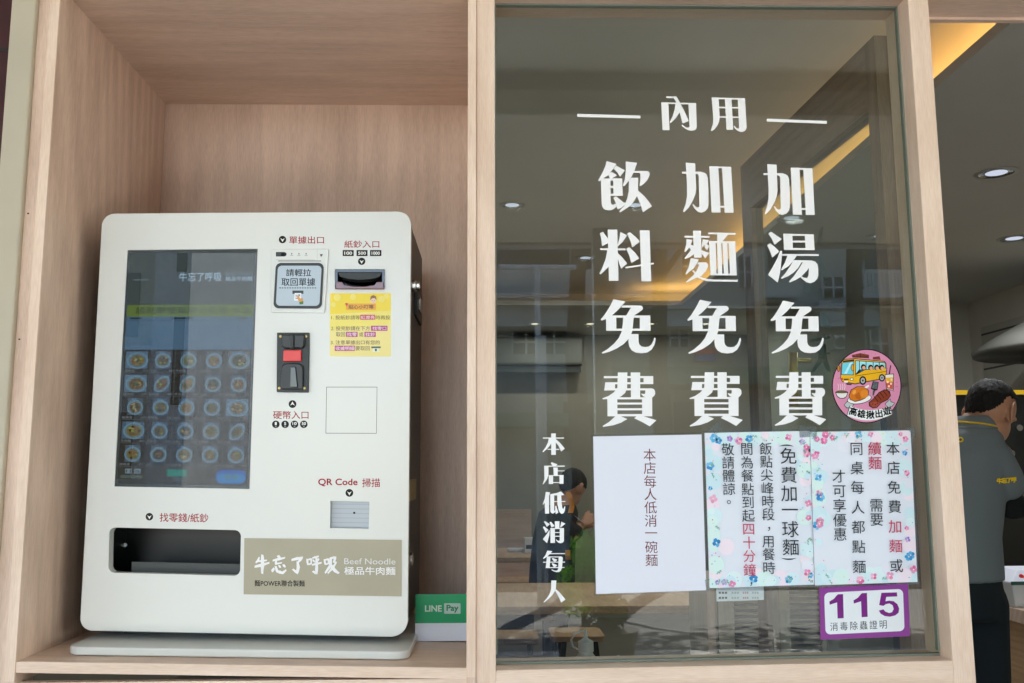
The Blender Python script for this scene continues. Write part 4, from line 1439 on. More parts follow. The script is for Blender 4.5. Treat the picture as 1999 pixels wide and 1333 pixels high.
# ------------------------------------------------------------------ room behind the window
ZL, ZH = 2.644, 2.84
CX0, CY0 = 1.50, 5.38                       # edges of the lowered ceiling
struct(MB().box(-2.2, 4.0, DF + .001, 7.3, -.06, .0).build('floor', M['floor_in']))
struct(MB().box(-2.2, 2.02, DF + .001, 5.95, ZH, ZH + .05).build('ceiling', M['ceil']))
lc = MB()
lc.prism([(CX0, DF + .001, ZL), (4.0, DF + .001, ZL), (4.0, 7.3, ZL), (-2.2, 7.3, ZL), (-2.2, CY0, ZL), (CX0, CY0, ZL)], (0, 0, .036))
struct(lc.build('lowered_ceiling', M['ceil_low']))
cv = MB()
cv.box(2.02, 2.05, DF + .001, 5.98, ZL + .0365, ZH + .05)
cv.box(-2.2, 2.0195, 5.95, 5.98, ZL + .0365, ZH + .05)
struct(cv.build('cove_back', M['ceil']))
for i, (b, lab) in enumerate((((1.74, 1.755, .5, 5.6), 'warm light strip hidden in the ceiling cove, running inward from the shopfront'),
                              ((1.25, 1.73, 5.66, 5.675), 'warm light strip hidden in the ceiling cove along the far end'))):
    t = thing('cove_light', lab, 'light strip', ((b[0] + b[1]) / 2, (b[2] + b[3]) / 2, ZL + .05))
    MB().box(b[0], b[1], b[2], b[3], ZL + .05, ZL + .062).build('led_strip', M['led'], t)
    MB().box(b[0] - .005, b[1] + .005, b[2] - .005, b[3] + .005, ZL + .0367, ZL + .0497).build('channel', M['lamp_rim'], t)


def wall(name, lab, x0, x1, y0, y1, mat, z1=2.84):
    t = thing(name, lab, 'wall', ((x0 + x1) / 2, (y0 + y1) / 2, 0))
    MB().box(x0, x1, y0, y1, 0, z1).build('wall', mat, t)
    return t


wall('back_wall', 'dull beige back wall of the dining room', -2.2, 2.6, 7.0, 7.1, M['wall'], ZL)
wall('kitchen_back_wall', 'plain olive wall at the back of the kitchen, behind the staff member', 2.6, 4.0, 5.3, 5.4, M['wall_dk'], ZL)
wall('kitchen_side_wall', 'plain olive side wall of the kitchen with grey brick facing', 3.74, 3.84, DF, 5.3, M['wall_dk'], ZL)
wall('return_wall', 'short wall between dining room and kitchen back', 2.5, 2.6, 5.3, 7.0, M['wall_dk'], ZL)
wall('dining_side_wall', 'beige left side wall of the dining room', -2.2, -2.1, .6, 7.0, M['wall'])
wall('front_wall', 'plain wall right of the doorway', 2.2, 4.0, 0.0, .10, M['cream'], 3.0)
bt = thing('brick_panel', 'grey brick facing on the kitchen wall, under the hood', 'wall panel', (3.73, 4, 0))
MB().box(3.72, 3.738, 1.2, 5.10, 1.25, 2.42).build('panel', M['brick'], bt)


def downlight(px, py, Z, lab, r=.062, warm=False, power=1.0):
    p = atz(px, py, Z)
    t = thing('downlight', lab, 'ceiling light', p, 'recessed ceiling lights in the shop')
    MB().lathe((p.x, p.y, Z - .004), [(r, 0), (r * 1.22, 0), (r * 1.22, .0036), (r, .0036), (r, 0)], 28, False).build('rim', M['lamp_rim'], t)
    MB().lathe((p.x, p.y, Z - .0012), [(.001, 0), (r * .62, 0), (r * .62, .0008), (.001, .0008)], 24).build('lens', M['down_warm'] if warm else M['down'], t)
    MB().lathe((p.x, p.y, Z - .0010), [(r * .63, -.0002), (r * .8, .0004), (r * .985, -.0024), (r * .985, -.0014), (r * .63, .0006)], 24, False).build('reflector', M['reflector'], t)
    l = bpy.data.lights.new('downlight_lamp', 'AREA')
    l.shape = 'DISK'
    l.size = r * 1.6
    l.energy = LAMP_W * power
    l.color = (1.0, .95, .86) if warm else (.95, .98, 1.0)
    lo = bpy.data.objects.new('downlight_lamp', l)
    COL.objects.link(lo)
    lo.location = (p.x, p.y, Z - .02)
    adopt(lo, t)


downlight(1000, 400, ZH, 'round ceiling downlight at the far left of the window, left of 飲')
downlight(1240, 400, ZH, 'round ceiling downlight partly behind the character 飲')
downlight(1143, 503, ZH, 'round ceiling downlight left of the character 料')
downlight(1545, 425, ZL, 'dim round downlight just under the right character 加')
downlight(1720, 460, ZL, 'round downlight beside the door frame, right of 湯')
downlight(1945, 337, ZL, 'round downlight over the doorway, the nearest and largest one', .072, power=2.4)
downlight(1980, 465, ZL, 'round downlight deeper in the kitchen, below the largest one', .072, power=3.4)
downlight(1044, 632, ZL, 'small far warm downlight above the air conditioner', .05, True)
downlight(1152, 632, ZL, 'small far warm downlight left of the left 免', .05, True)
downlight(1270, 632, ZL, 'small far warm downlight right of the left 免', .05, True)
downlight(1378, 632, ZL, 'small far warm downlight inside the middle 免', .05, True)

# swing door, opened inward almost square to the front
HX, HY, DA = 0.830, 0.118, math.radians(86.5)
DU = Vector((-math.cos(DA), math.sin(DA), 0))
DNV = Vector((math.sin(DA), math.cos(DA), 0))


def dp(u, t, z):
    return Vector((HX, HY, z)) + DU * u + DNV * t


def dbox(mb, u0, u1, t0, t1, z0, z1):
    vs = [dp(u, t, z) for z in (z0, z1) for t in (t0, t1) for u in (u0, u1)]
    return mb.add(vs, [(0, 2, 3, 1), (4, 5, 7, 6), (0, 1, 5, 4), (2, 6, 7, 3), (0, 4, 6, 2), (1, 3, 7, 5)])


def at_door(px, py, t=0.0):
    d = ray(px, py)
    o = dp(0, t, 0)
    k = (o - CAM).dot(DNV) / d.dot(DNV)
    return CAM + d * k


DW, DZ0, DZ1 = .86, 2.135, 2.285
dr = thing('glass_door', 'oak framed glass door standing open inward behind the window', 'door', (HX, HY, 0))
dbox(MB(), 0, .045, -.018, .018, .01, DZ1).build('stile', M['oak_door'], dr)
dbox(MB(), DW - .075, DW, -.018, .018, .01, DZ1).build('stile', M['oak_door'], dr)
dbox(MB(), .0453, DW - .0753, -.018, .018, DZ0, DZ1).build('rail', M['oak_door_y'], dr)
dbox(MB(), .0453, DW - .0753, -.018, .018, .01, .16).build('rail', M['oak_door_y'], dr)
dbox(MB(), .0456, DW - .0756, -.003, .003, .1603, DZ0 - .0003).build('glass_pane', M['glass'], dr)
h0, h1 = at_door(1548, 688, -.05), at_door(1551, 792, -.05)
hb = MB().cyl(h0, h1, .011, n=12)
for p in (h0 * .85 + h1 * .15, h0 * .15 + h1 * .85):
    hb.cyl(p, p + DNV * .0445, .006, n=8)
hb.build('handle', M['brass'], dr, smooth=True)
strokes = [[(950, 30), (975, 0), (962, 130), (940, 100)], [(935, 170), (962, 200), (1002, 310), (990, 372), (958, 280)], [(860, 360), (900, 350), (885, 430), (850, 400)],
           [(955, 545), (985, 540), (1022, 640), (965, 625)], [(890, 705), (1015, 682), (1020, 700), (890, 725)], [(905, 765), (1020, 790), (1022, 800), (905, 778)],
           [(935, 735), (990, 735), (1000, 830), (1030, 915), (995, 900), (970, 845), (925, 900), (895, 918), (945, 820)]]
dv = MB()
for i, s in enumerate(strokes):
    dv.add([at_door(1300 + x / 3.174, 440 + y / 3.174, .0034 + i * 5e-5) for x, y in s], [tuple(range(len(s)))])
dv.build('vinyl_stroke', plain('vinyl_back', '8fa09a', .5), dr)


# furniture
def table(lab, x0, x1, y0, y1, z=.75):
    t = thing('dining_table', lab, 'table', ((x0 + x1) / 2, (y0 + y1) / 2, 0), 'light oak tables in the dining room')
    MB().box(x0, x1, y0, y1, z - .036, z).build('tabletop', M['oak_seat'], t, bevel=.003)
    for x in (x0 + .06, x1 - .11):
        for y in (y0 + .06, y1 - .11):
            MB().box(x, x + .05, y, y + .05, 0, z - .0363).build('leg', M['dark_eq'], t)


table('long oak table nearest the window, running behind the small white characters', -.75, 1.30, 2.62, 3.49)
table('oak table farther back with a white box, in front of the bench', -1.1, .52, 4.95, 5.75)


def stool(lab, px, py, sz, dz=.45):
    p = atz(px, py, dz)
    t = thing('wooden_stool', lab, 'stool', (p.x, p.y, 0), 'oak topped stools around the tables')
    MB().rrect(p.x - sz, p.x + sz, p.y - sz, p.y + sz, dz - .03, dz, .03, 'z').build('seat', M['oak_seat'], t, bevel=.003)
    for sx in (-1, 1):
        for sy in (-1, 1):
            MB().cyl((p.x + sx * (sz - .05), p.y + sy * (sz - .05), dz - .0303), (p.x + sx * sz, p.y + sy * sz, 0), .014, .012, 10).build('leg', M['dark_eq'], t)


stool('square oak stool at the left edge of the window, under the table', 998, 1238, .15)
stool('square oak stool under the table, below the character 人', 1124, 1233, .15)
stool('rounded oak stool nearest the window, cut off by the sill', 1034, 1291, .15)

bn = thing('bench', 'oak bench with a plain back against the far wall', 'bench', (-.3, 6.3, 0))
MB().box(-1.6, .35, 6.0, 6.4, .40, .45).build('seat', M['oak_seat'], bn)
MB().box(-1.6, .35, 6.4, 6.44, .45, 1.02).build('backrest', M['oak_h'], bn)
MB().box(-1.6, .35, 6.05, 6.39, 0, .3997).build('base', M['dark_eq'], bn)

p0, p1 = at(1024, 1050, 5.3), at(1043, 1090, 5.3)
bx = thing('carton', 'small white carton standing on the far table', 'box', (p0.x, 5.3, .75))
MB().box(p0.x, p1.x, 5.28, 5.40, .7505, p0.z).build('box', M['white_pl'], bx, bevel=.003)
MB().box(p0.x + .01, p1.x - .01, 5.279, 5.2797, .78, p0.z - .05).build('print_panel', M['tray_grey'], bx)
nb = atz(1008, 1076, .752)
nk = thing('napkin_pack', 'flat white napkin pack lying on the far table', 'napkins', nb)
MB().rrect(nb.x - .07, nb.x + .06, nb.y - .05, nb.y + .05, .7505, .775, .02, 'z').build('pack', M['white_pl'], nk, bevel=.008)

ac = thing('air_conditioner', 'wall mounted air conditioner with a dark slot on the back wall', 'air conditioner', at(1050, 690, 6.9))
q0, q1 = at(900, 657, 6.75), at(1137, 727, 6.75)
MB().rrect(q0.x, q1.x, 6.76, 6.995, q1.z + .07, q0.z, .03, 'x').build('housing', plain('dusty_white', '5c5f5a', .5), ac)  # one even mid grey over the whole housing
MB().box(q0.x + .01, q1.x - .01, 6.80, 6.99, q1.z + .03, q1.z + .0695).build('outlet', M['black'], ac)
MB().box(q0.x + .01, q1.x - .01, 6.775, 6.80, q1.z + .005, q1.z + .035).build('flap', M['tray_grey'], ac)

lv = thing('louvred_cabinet', 'pale wooden cabinet with two louvred doors, low behind the notices', 'cabinet', at(1490, 1283, 2.0))
c0, c1 = at(1385, 1136, 2.0), at(1612, 1300, 2.0)
MB().box(c0.x, c1.x, 2.03, 2.40, .0, c0.z).build('carcass', M['louvre'], lv)
MB().box(c0.x - .012, c0.x + .018, 2.0, 2.029, .0, c0.z).build('post', M['oak_edge_v'], lv)
for xa, xb in ((1399, 1500), (1508, 1606)):
    a0, a1 = at(xa, 1140, 2.02).x, at(xb, 1140, 2.02).x
    dm = MB()
    zt2, zb2 = c0.z - .005, .10
    s0, s1 = a0 + (a1 - a0) * .30, a0 + (a1 - a0) * .92
    dm.box(a0, s0, 2.008, 2.028, zb2, zt2)
    dm.box(s1, a1, 2.008, 2.028, zb2, zt2)
    dm.box(s0, s1, 2.008, 2.028, zt2 - .02, zt2)
    dm.box(s0, s1, 2.008, 2.028, zb2, zb2 + .06)
    ld = dm.build('louvred_door', M['louvre'], lv)
    sl_ = MB()
    z = zb2 + .07
    while z < zt2 - .03:
        sl_.add([(s0, 2.012, z), (s1, 2.012, z), (s1, 2.026, z + .007), (s0, 2.026, z + .007), (s0, 2.008, z + .004), (s1, 2.008, z + .004), (s1, 2.022, z + .0105), (s0, 2.022, z + .0105)],
                [(0, 1, 2, 3), (4, 7, 6, 5), (0, 4, 5, 1), (1, 5, 6, 2), (2, 6, 7, 3), (3, 7, 4, 0)])
        z += .0225
    sl_.build('slats', M['louvre'], ld)
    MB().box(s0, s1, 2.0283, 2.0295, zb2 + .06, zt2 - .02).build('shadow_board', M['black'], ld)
nt_ = thing('hours_sheet', 'small white printed sheet behind the glass under the middle notice', 'notice', at(1444, 1160, .065))
MB().prism([at(x, y, .064) for x, y in [(1398, 1138), (1491, 1138), (1491, 1171), (1399, 1174)]], (0, .0006, 0)).build('paper', M['paper'], nt_)
a = Art(.0638)
for y in (1155, 1165):
    for x, x1, c in ((1403, 1421, '3a3d40'), (1428, 1444, 'a9b4bc'), (1450, 1462, 'c09aa4'), (1468, 1482, 'a9b4bc')):
        for k in range(3):
            xx = x + (x1 - x) * k / 3
            a.rect(xx, y, xx + (x1 - x) / 4, y + 4, c, 1)
a.build('print_lines', M['print'], nt_)

lg = thing('inner_ledge', 'oak ledge just inside the window carrying the condiments', 'shelf', (.4, .35, .86))
MB().box(.03, .72, .16, .62, .845, .875).build('board', M['oak_h'], lg)
MB().box(.06, .09, .2, .5, 0, .8447).build('leg', M['dark_eq'], lg)
MB().box(.66, .69, .2, .5, 0, .8447).build('leg', M['dark_eq'], lg)


def on_ledge(px, py, Y):
    p = at(px, py, Y)
    return p.x, Y, p.z


x, y, zz = on_ledge(1143, 1227, .50)
sq = thing('squeeze_bottle', 'white squeeze bottle with a long pointed nozzle and loop cap', 'bottle', (x, y, .875))
MB().lathe((x, y, .8755), [(.030, 0), (.033, .004), (.033, .040), (.028, .062), (.016, .078), (.016, .082)], 24).build('bottle', M['white_pl'], sq, smooth=True)
zc_ = .8755 + .0822
MB().lathe((x, y, zc_), [(.018, 0), (.018, .022), (.014, .024), (.005, .030), (.0018, zz - zc_)], 20).build('nozzle_cap', M['white_pl'], sq)
lp_ = MB()
pts = [(x - .016, y, zc_ + .004), (x - .030, y, zc_ + .010), (x - .034, y, zc_ + .026), (x - .024, y, zc_ + .040), (x - .010, y, zc_ + .046), (x - .003, y, zc_ + .046)]
for i in range(len(pts) - 1):
    lp_.cyl(pts[i], pts[i + 1], .0022, n=8)
lp_.build('loop_cap', M['white_pl'], sq)
for px, lab, mat, rr, hh in ((1207, 'small white capped jar beside the squeeze bottle', 'white_pl', .013, .070), (1234, 'small brown red spice jar, between two pale ones', 'smoke_red', .022, .062),
                             (1260, 'small white shaker with a pointed lid, rightmost of the condiments', 'white_pl', .024, .060)):
    x, y, _z = on_ledge(px, 1280, .46)
    t = thing('condiment_jar', lab, 'jar', (x, y, .875), 'condiments on the inner ledge')
    MB().lathe((x, y, .8755), [(rr, 0), (rr, hh * .7), (rr * .8, hh * .8)], 20).build('jar', M[mat], t)
    MB().lathe((x, y, .8757 + hh * .8), [(rr * .84, 0), (rr * .84, .008), (rr * .4, .012), (rr * .25, .024)], 18).build('lid', M['white_pl'], t)

# kitchen side
hx = atz(1900, 694, 1.72)
HD = thing('range_hood', 'olive metal range hood on the kitchen wall, at the right edge', 'range hood', (3.5, 3.6, 1.7))
g0 = at(1897, 697, 3.3)
hm = MB()
hz = g0.z + .08
hm.loft([((3.56, 3.75, hz), (.55, 0, 0), (0, .62, 0)), ((3.56, 3.75, hz + .03), (.56, 0, 0), (0, .63, 0)), ((3.60, 3.75, hz + .11), (.48, 0, 0), (0, .54, 0)), ((3.56, 3.75, hz + .20), (.28, 0, 0), (0, .34, 0)), ((3.62, 3.75, hz + .24), (.14, 0, 0), (0, .2, 0))], 32)
hm.v = [(min(x, 3.715), y, z) for x, y, z in hm.v]
hm.build('canopy', M['hood'], HD, smooth=True)
MB().cyl((3.6, 3.75, hz + .22), (3.6, 3.75, ZL - .002), .09, n=20).build('duct', M['steel'], HD)
MB().lathe((3.56, 3.75, hz - .012), [(.10, 0), (.14, .0), (.14, .0118), (.10, .0118), (.10, 0)], 28, False).build('light_ring', M['black_gloss'], HD)

dk = thing('cooking_station', 'black cooking station with a yellow top edge behind the staff member', 'cooking station', (3.0, 3.2, 0))
e0, e1 = at(1860, 762, 3.4), at(2140, 1000, 3.4)
MB().box(e0.x, 3.70, 3.4, 4.4, 0, e0.z - .025).build('body', M['dark_eq'], dk, bevel=.01)
MB().box(e0.x - .01, 3.70, 3.385, 3.3995, e0.z - .025, e0.z).build('top_edge', M['yellow'], dk)
for px, py in ((1975, 885), (1990, 835)):
    p = at(px, py, 3.39)
    MB().cyl((p.x, 3.3998, p.z), (p.x, 3.385, p.z), .018, n=14).build('knob', M['steel'], dk)

ct = thing('serving_counter', 'oak counter at the right edge, carrying a takeaway carton', 'counter', (2.4, 2.2, 0))
k0 = atz(1962, 1182, .80)
cx0 = at(1963, 1200, 2.2).x
MB().box(cx0, 3.6, 2.05, 2.75, .745, .80).build('top', M['oak_h'], ct, bevel=.003)
MB().box(cx0 + .06, 3.6, 2.15, 2.72, .0, .7447).build('front_panel', M['oak_seat'], ct)
fb = thing('takeaway_carton', 'white paper carton with a green rim and red marks on the counter', 'carton', (cx0 + .12, 2.3, .8))
b0 = at(1964, 1176, 2.2)
w0 = b0.x
MB().add([(w0 + .01, 2.15, .8005), (w0 + .24, 2.15, .8005), (w0 + .24, 2.40, .8005), (w0 + .01, 2.40, .8005),
          (w0 - .01, 2.13, .90), (w0 + .26, 2.13, .90), (w0 + .26, 2.42, .90), (w0 - .01, 2.42, .90)],
         [(3, 2, 1, 0), (4, 5, 6, 7), (0, 1, 5, 4), (1, 2, 6, 5), (2, 3, 7, 6), (3, 0, 4, 7)]).build('tray', M['white_pl'], fb, bevel=.004)
MB().add([(w0 - .012, 2.128, .9003), (w0 + .262, 2.128, .9003), (w0 + .262, 2.422, .9003), (w0 - .012, 2.422, .9003),
          (w0 + .05, 2.19, .945), (w0 + .20, 2.19, .945), (w0 + .20, 2.36, .945), (w0 + .05, 2.36, .945)],
         [(3, 2, 1, 0), (4, 5, 6, 7), (0, 1, 5, 4), (1, 2, 6, 5), (2, 3, 7, 6), (3, 0, 4, 7)]).build('lid', M['paper'], fb, bevel=.004)
MB().box(w0 - .014, w0 + .264, 2.124, 2.1278, .893, .907).build('rim', M['green_sign'], fb)
for k in range(3):
    MB().cyl((w0 + .05 + .035 * k, 2.160, .9225), (w0 + .05 + .035 * k, 2.157, .9245), .010, n=10).build('print_dot', M['red_btn'], fb)


# ------------------------------------------------------------------ people
def person_mesh(name, mb, mat, parent, voxel=.010, smooth=2):
    o = mb.build(name, mat, parent, smooth=True)
    md = o.modifiers.new('remesh', 'REMESH')
    md.mode = 'VOXEL'
    md.voxel_size = voxel
    md.use_smooth_shade = True
    if smooth:
        sm = o.modifiers.new('smooth', 'SMOOTH')
        sm.factor = .5
        sm.iterations = smooth
    return o


def limb(mb, pts, radii, n=14):
    """tapering limb through the joints"""
    pts = [Vector(p) for p in pts]
    rings = []
    for i, p in enumerate(pts):
        d = (pts[min(i + 1, len(pts) - 1)] - pts[max(i - 1, 0)]).normalized()
        s = d.orthogonal().normalized()
        t_ = d.cross(s)
        r = radii[i]
        rings.append((p, s * r, t_ * r))
    mb.loft(rings, n)
    for i in (0, -1):
        r = radii[i]
        mb.ball(pts[i], (r, 0, 0), (0, r, 0), (0, 0, r), 12, 8)
    return mb


def hand(mb, wrist, dirv, side):
    """palm, four unequal bent fingers and a thumb"""
    wrist, dirv, side = Vector(wrist), Vector(dirv).normalized(), Vector(side).normalized()
    nrm = dirv.cross(side).normalized()
    c = wrist + dirv * .045
    mb.ball(c, side * .040, nrm * .016, dirv * .055, 14, 10)
    for i, L in enumerate((.070, .078, .072, .056)):
        b = wrist + dirv * .085 + side * (.030 - .020 * i)
        m_ = b + dirv * L * .5 - nrm * .006
        e = m_ + dirv * L * .36 - nrm * .024
        limb(mb, [b - dirv * .02, b, m_, e], [.0095, .0095, .0088, .0075], 10)
    b = wrist + dirv * .030 + side * .034
    limb(mb, [b, b + side * .028 + dirv * .022, b + side * .038 + dirv * .052 - nrm * .012], [.0125, .0105, .0085], 10)


def head(body, hair_parent, c, fwd, up, k=1.0, hair_cut=0.0, name='hair', long_hair=False):
    c, fwd, up = Vector(c), Vector(fwd).normalized(), Vector(up)
    up = (up - fwd * up.dot(fwd)).normalized()
    rt_ = fwd.cross(up).normalized()

    def P(f, r, u):
        return c + (fwd * f + rt_ * r + up * u) * k
    body.ball(P(-.008, 0, .025), rt_ * .076 * k, fwd * .096 * k, up * .092 * k, 24, 16)
    body.ball(P(.026, 0, -.042), rt_ * .056 * k, fwd * .066 * k, up * .070 * k, 20, 14)
    body.ball(P(.062, 0, -.085), rt_ * .026 * k, fwd * .024 * k, up * .024 * k, 14, 10)
    body.ball(P(.094, 0, -.018), rt_ * .014 * k, fwd * .020 * k, up * .024 * k, 12, 8)
    body.ball(P(.086, 0, -.052), rt_ * .024 * k, fwd * .012 * k, up * .009 * k, 12, 8)
    for s in (-1, 1):
        body.ball(P(.000, s * .078, -.006), rt_ * .010 * k, fwd * .018 * k, up * .032 * k, 14, 10)
        loop = [P(-.004 - .021 * math.cos(t_) - .004 * math.sin(t_), s * (.090 + .010 * math.cos(t_)), -.002 + .034 * math.sin(t_)) for t_ in [-2.3 + 4.4 * q_ / 12 for q_ in range(13)]]
        limb(body, loop, [.0045 * k + .0015 * math.sin(q_ / 4) for q_ in range(13)], 8)
        body.ball(P(.002, s * .083, -.036), rt_ * .007 * k, fwd * .009 * k, up * .011 * k, 10, 8)
        body.ball(P(.074, s * .032, .012), rt_ * .020 * k, fwd * .012 * k, up * .010 * k, 12, 8)
    hm_ = MB()
    n, m = 90, 60
    rh = random.Random(31)
    rings = []
    vs, fs = [], []
    for j in range(m + 1):
        th = math.pi * j / m
        for i in range(n):
            ph = 2 * math.pi * i / n
            f, r, u = math.sin(th) * math.cos(ph), math.sin(th) * math.sin(ph), math.cos(th)
            b = 1.0 + .014 * math.sin(9 * ph + 5 * th) + .010 * math.sin(23 * ph + 11 * th) + rh.uniform(-.014, .020)
            vs.append(P(-.010 + f * .1015 * b, r * .081 * b, .028 + u * .098 * b))
    for j in range(m):
        for i in range(n):
            th = math.pi * (j + .5) / m
            ph = 2 * math.pi * (i + .5) / n
            f, u = math.sin(th) * math.cos(ph), math.cos(th)
            q_ = min(1.0, max(0.0, (-f - .15) / .55))
            lim = .30 + .35 * max(f, 0) - .98 * q_ * q_ * (3 - 2 * q_) + .02 * math.sin(11 * ph) + .02 * math.sin(31 * ph)
            if long_hair:
                lim -= .45
            if u > lim + hair_cut:
                fs.append((j * n + i, j * n + (i + 1) % n, (j + 1) * n + (i + 1) % n, (j + 1) * n + i))
    hm_.add(vs, fs)
    o = hm_.build(name, M['hair'], hair_parent, smooth=True)
    sd_ = o.modifiers.new('solid', 'SOLIDIFY')
    sd_.thickness = .004
    return P


# staff member seen from behind, head bowed to the right
YS = 1.78
mpp = (YS - CAM.y) / F_PX


def sp_(px, py, dy=0.0):
    p = at(px, py, YS)
    return Vector((p.x, p.y + dy, p.z))


stf = thing('person', 'person in a slate grey polo with yellow collar stripe, head bowed, back to the doorway', 'person', (sp_(1868, 1150).x, YS, 0))
body = MB()
hip = sp_(1868, 1160)
X_ = Vector((1, 0, 0))
Yv = Vector((0, 1, 0))
body.loft([(sp_(1868, 1190), X_ * .155, Yv * .115), (sp_(1868, 1120), X_ * .150, Yv * .110), (sp_(1868, 1050), X_ * .142, Yv * .105), (sp_(1872, 950), X_ * .158, Yv * .115),
           (sp_(1878, 880), X_ * .155, Yv * .098), (sp_(1884, 845), X_ * .115, Yv * .075), (sp_(1900, 828, .01), X_ * .064, Yv * .062), (sp_(1922, 805, .03), X_ * .057, Yv * .062)], 24)
for s in (-1, 1):
    hx_ = hip.x + s * .085
    limb(body, [(hx_, YS, hip.z - .04), (hx_ + s * .01, YS + .01, .50), (hx_ + s * .015, YS + .02, .28), (hx_ + s * .015, YS + .01, .09)], [.085, .062, .056, .042])
    body.ball((hx_ + s * .02, YS + .06, .045), (.045, 0, 0), (0, .125, 0), (0, 0, .042), 14, 10)
sh = sp_(1938, 892, -.035)
el = sp_(1976, 988, -.01)
wr = sp_(2075, 992, .18)
limb(body, [sh, (sh + el) / 2, el, (el + wr) / 2, wr], [.056, .050, .044, .040, .031])
hand(body, wr, wr - el, (0, 0, 1))
sh2 = sp_(1818, 890)
el2 = sp_(1800, 1010, .08)
wr2 = sp_(1900, 1000, .30)
limb(body, [sh2, (sh2 + el2) / 2, el2, (el2 + wr2) / 2, wr2], [.056, .050, .044, .040, .031])
hand(body, wr2, wr2 - el2, (0, 0, 1))
HC = sp_(1938, 806, .01)
head(body, stf, HC, (.80, .40, -.45), (.34, .14, 1.0), 1.03)
person_mesh('body', body, M['skin'], stf, .0048, 2)
polo = MB()
polo.loft([(sp_(1867, 1132), X_ * .172, Yv * .130), (sp_(1867, 1110), X_ * .170, Yv * .128), (sp_(1868, 1050), X_ * .160, Yv * .122), (sp_(1872, 960), X_ * .172, Yv * .128),
           (sp_(1878, 885), X_ * .168, Yv * .112), (sp_(1884, 850), X_ * .140, Yv * .090), (sp_(1899, 832, .008), X_ * .082, Yv * .078)], 28)
limb(polo, [sh - X_ * .02, (sh * .62 + el * .38), (sh * .46 + el * .54)], [.070, .066, .066])
limb(polo, [sh2 + X_ * .02, (sh2 * .62 + el2 * .38), (sh2 * .46 + el2 * .54)], [.070, .066, .066])
for (x0, y0), (x1, y1), rr in (((1915, 905), (1900, 1000), .017), ((1888, 950), (1930, 1030), .016), ((1884, 985), (1924, 1070), .014), ((1880, 1080), (1926, 1096), .013), ((1926, 900), (1916, 985), .014)):
    a_, b_ = sp_(x0, y0, -.096), sp_(x1, y1, -.088)
    limb(polo, [a_, a_ * .7 + b_ * .3, (a_ + b_) / 2 + Vector((.004, -.006, 0)), a_ * .3 + b_ * .7, b_], [.006, rr * .8, rr, rr * .8, .006], 10)
person_mesh('polo_shirt', polo, M['polo'], stf, .009, 3)
col = MB()
col.loft([(sp_(1900, 838, .004), X_ * .088, Yv * .083), (sp_(1903, 820, .010), X_ * .075, Yv * .074), (sp_(1905, 812, .014), X_ * .071, Yv * .070)], 28)
col.build('collar', M['polo'], stf, smooth=True)
cs = MB()
pts = [sp_(1900, 831, .006) + X_ * (.0855 * math.cos(t_)) + Yv * (.0815 * math.sin(t_)) + Vector((0, 0, .004 - .012 * math.cos(t_))) for t_ in [math.pi * (1 + i / 16) for i in range(17)]]
for i in range(16):
    cs.cyl(pts[i], pts[i + 1], .0035, n=8)
cs.build('collar_stripe', M['yellow'], stf)
slv = MB()
limb(slv, [sh * .5 + el * .5, el, (el + wr) / 2, wr * .9 + el * .1], [.060, .056, .052, .042])
limb(slv, [sh2 * .5 + el2 * .5, el2, (el2 + wr2) / 2, wr2 * .9 + el2 * .1], [.058, .052, .047, .038])
person_mesh('arm_sleeve', slv, M['cuff_black'], stf, .008, 2)
tro = MB()
tro.loft([(sp_(1868, 1205), X_ * .170, Yv * .130), (sp_(1868, 1160), X_ * .167, Yv * .127), (sp_(1868, 1120), X_ * .158, Yv * .119)], 24)
for s in (-1, 1):
    hx_ = hip.x + s * .085
    limb(tro, [(hx_, YS, hip.z - .03), (hx_ + s * .01, YS + .01, .50), (hx_ + s * .015, YS + .02, .28), (hx_ + s * .015, YS + .01, .07)], [.098, .078, .072, .066])
person_mesh('trousers', tro, M['navy'], stf, .012, 2)
a = Art(YS - .116, 1e-4)
for i, ch in enumerate('牛忘了呼'):
    a.char(ch, 1951 + 9.4 * i, 939 - .8 * i, 10.5, 'ffd81c', .055, 1)
a.build('sleeve_print', M['print'], stf)
a = Art(YS - .1335, 1e-4)
a.ell(1875, 858, 6, 5.5, 'f0c814', 1, 14).ell(1875, 858, 3, 2.6, '4f5a5f', 2, 10)
a.build('back_print', M['print'], stf)

# customer inside, bent over a sheet of paper
YC = 4.35


def cp(px, py, dy=0.0):
    p = at(px, py, YC)
    return Vector((p.x, p.y + dy, p.z))


cu = thing('person', 'person in black with an orange lanyard, bent over a white sheet inside the shop', 'person', (cp(1080, 1100).x, YC, 0))
b2 = MB()
b2.loft([(cp(1078, 1185), X_ * .13, Yv * .17), (cp(1078, 1120), X_ * .125, Yv * .17), (cp(1082, 1050), X_ * .125, Yv * .18), (cp(1090, 1000), X_ * .115, Yv * .19), (cp(1098, 980), X_ * .07, Yv * .09), (cp(1106, 966), X_ * .05, Yv * .055)], 20)
zs_ = cp(1078, 1185).z
for s in (-1, 1):
    y_ = YC + s * .09
    xk = cp(1078, 1185).x
    limb(b2, [(xk, y_, zs_ - .02), (xk + .02, y_, .45), (xk, y_, .08)], [.085, .06, .045])
    b2.ball((xk + .06, y_, .04), (.12, 0, 0), (0, .045, 0), (0, 0, .04), 12, 8)
s_, e_, w_ = cp(1090, 1005, -.17), cp(1105, 1060, -.16), cp(1128, 1022, -.12)
limb(b2, [s_, (s_ + e_) / 2, e_, (e_ + w_) / 2, w_], [.052, .046, .040, .036, .028])
hand(b2, w_, (.7, .2, .3), (0, .5, .8))
s2_, e2_, w2_ = cp(1090, 1005, .17), cp(1110, 1062, .15), cp(1136, 1030, .06)
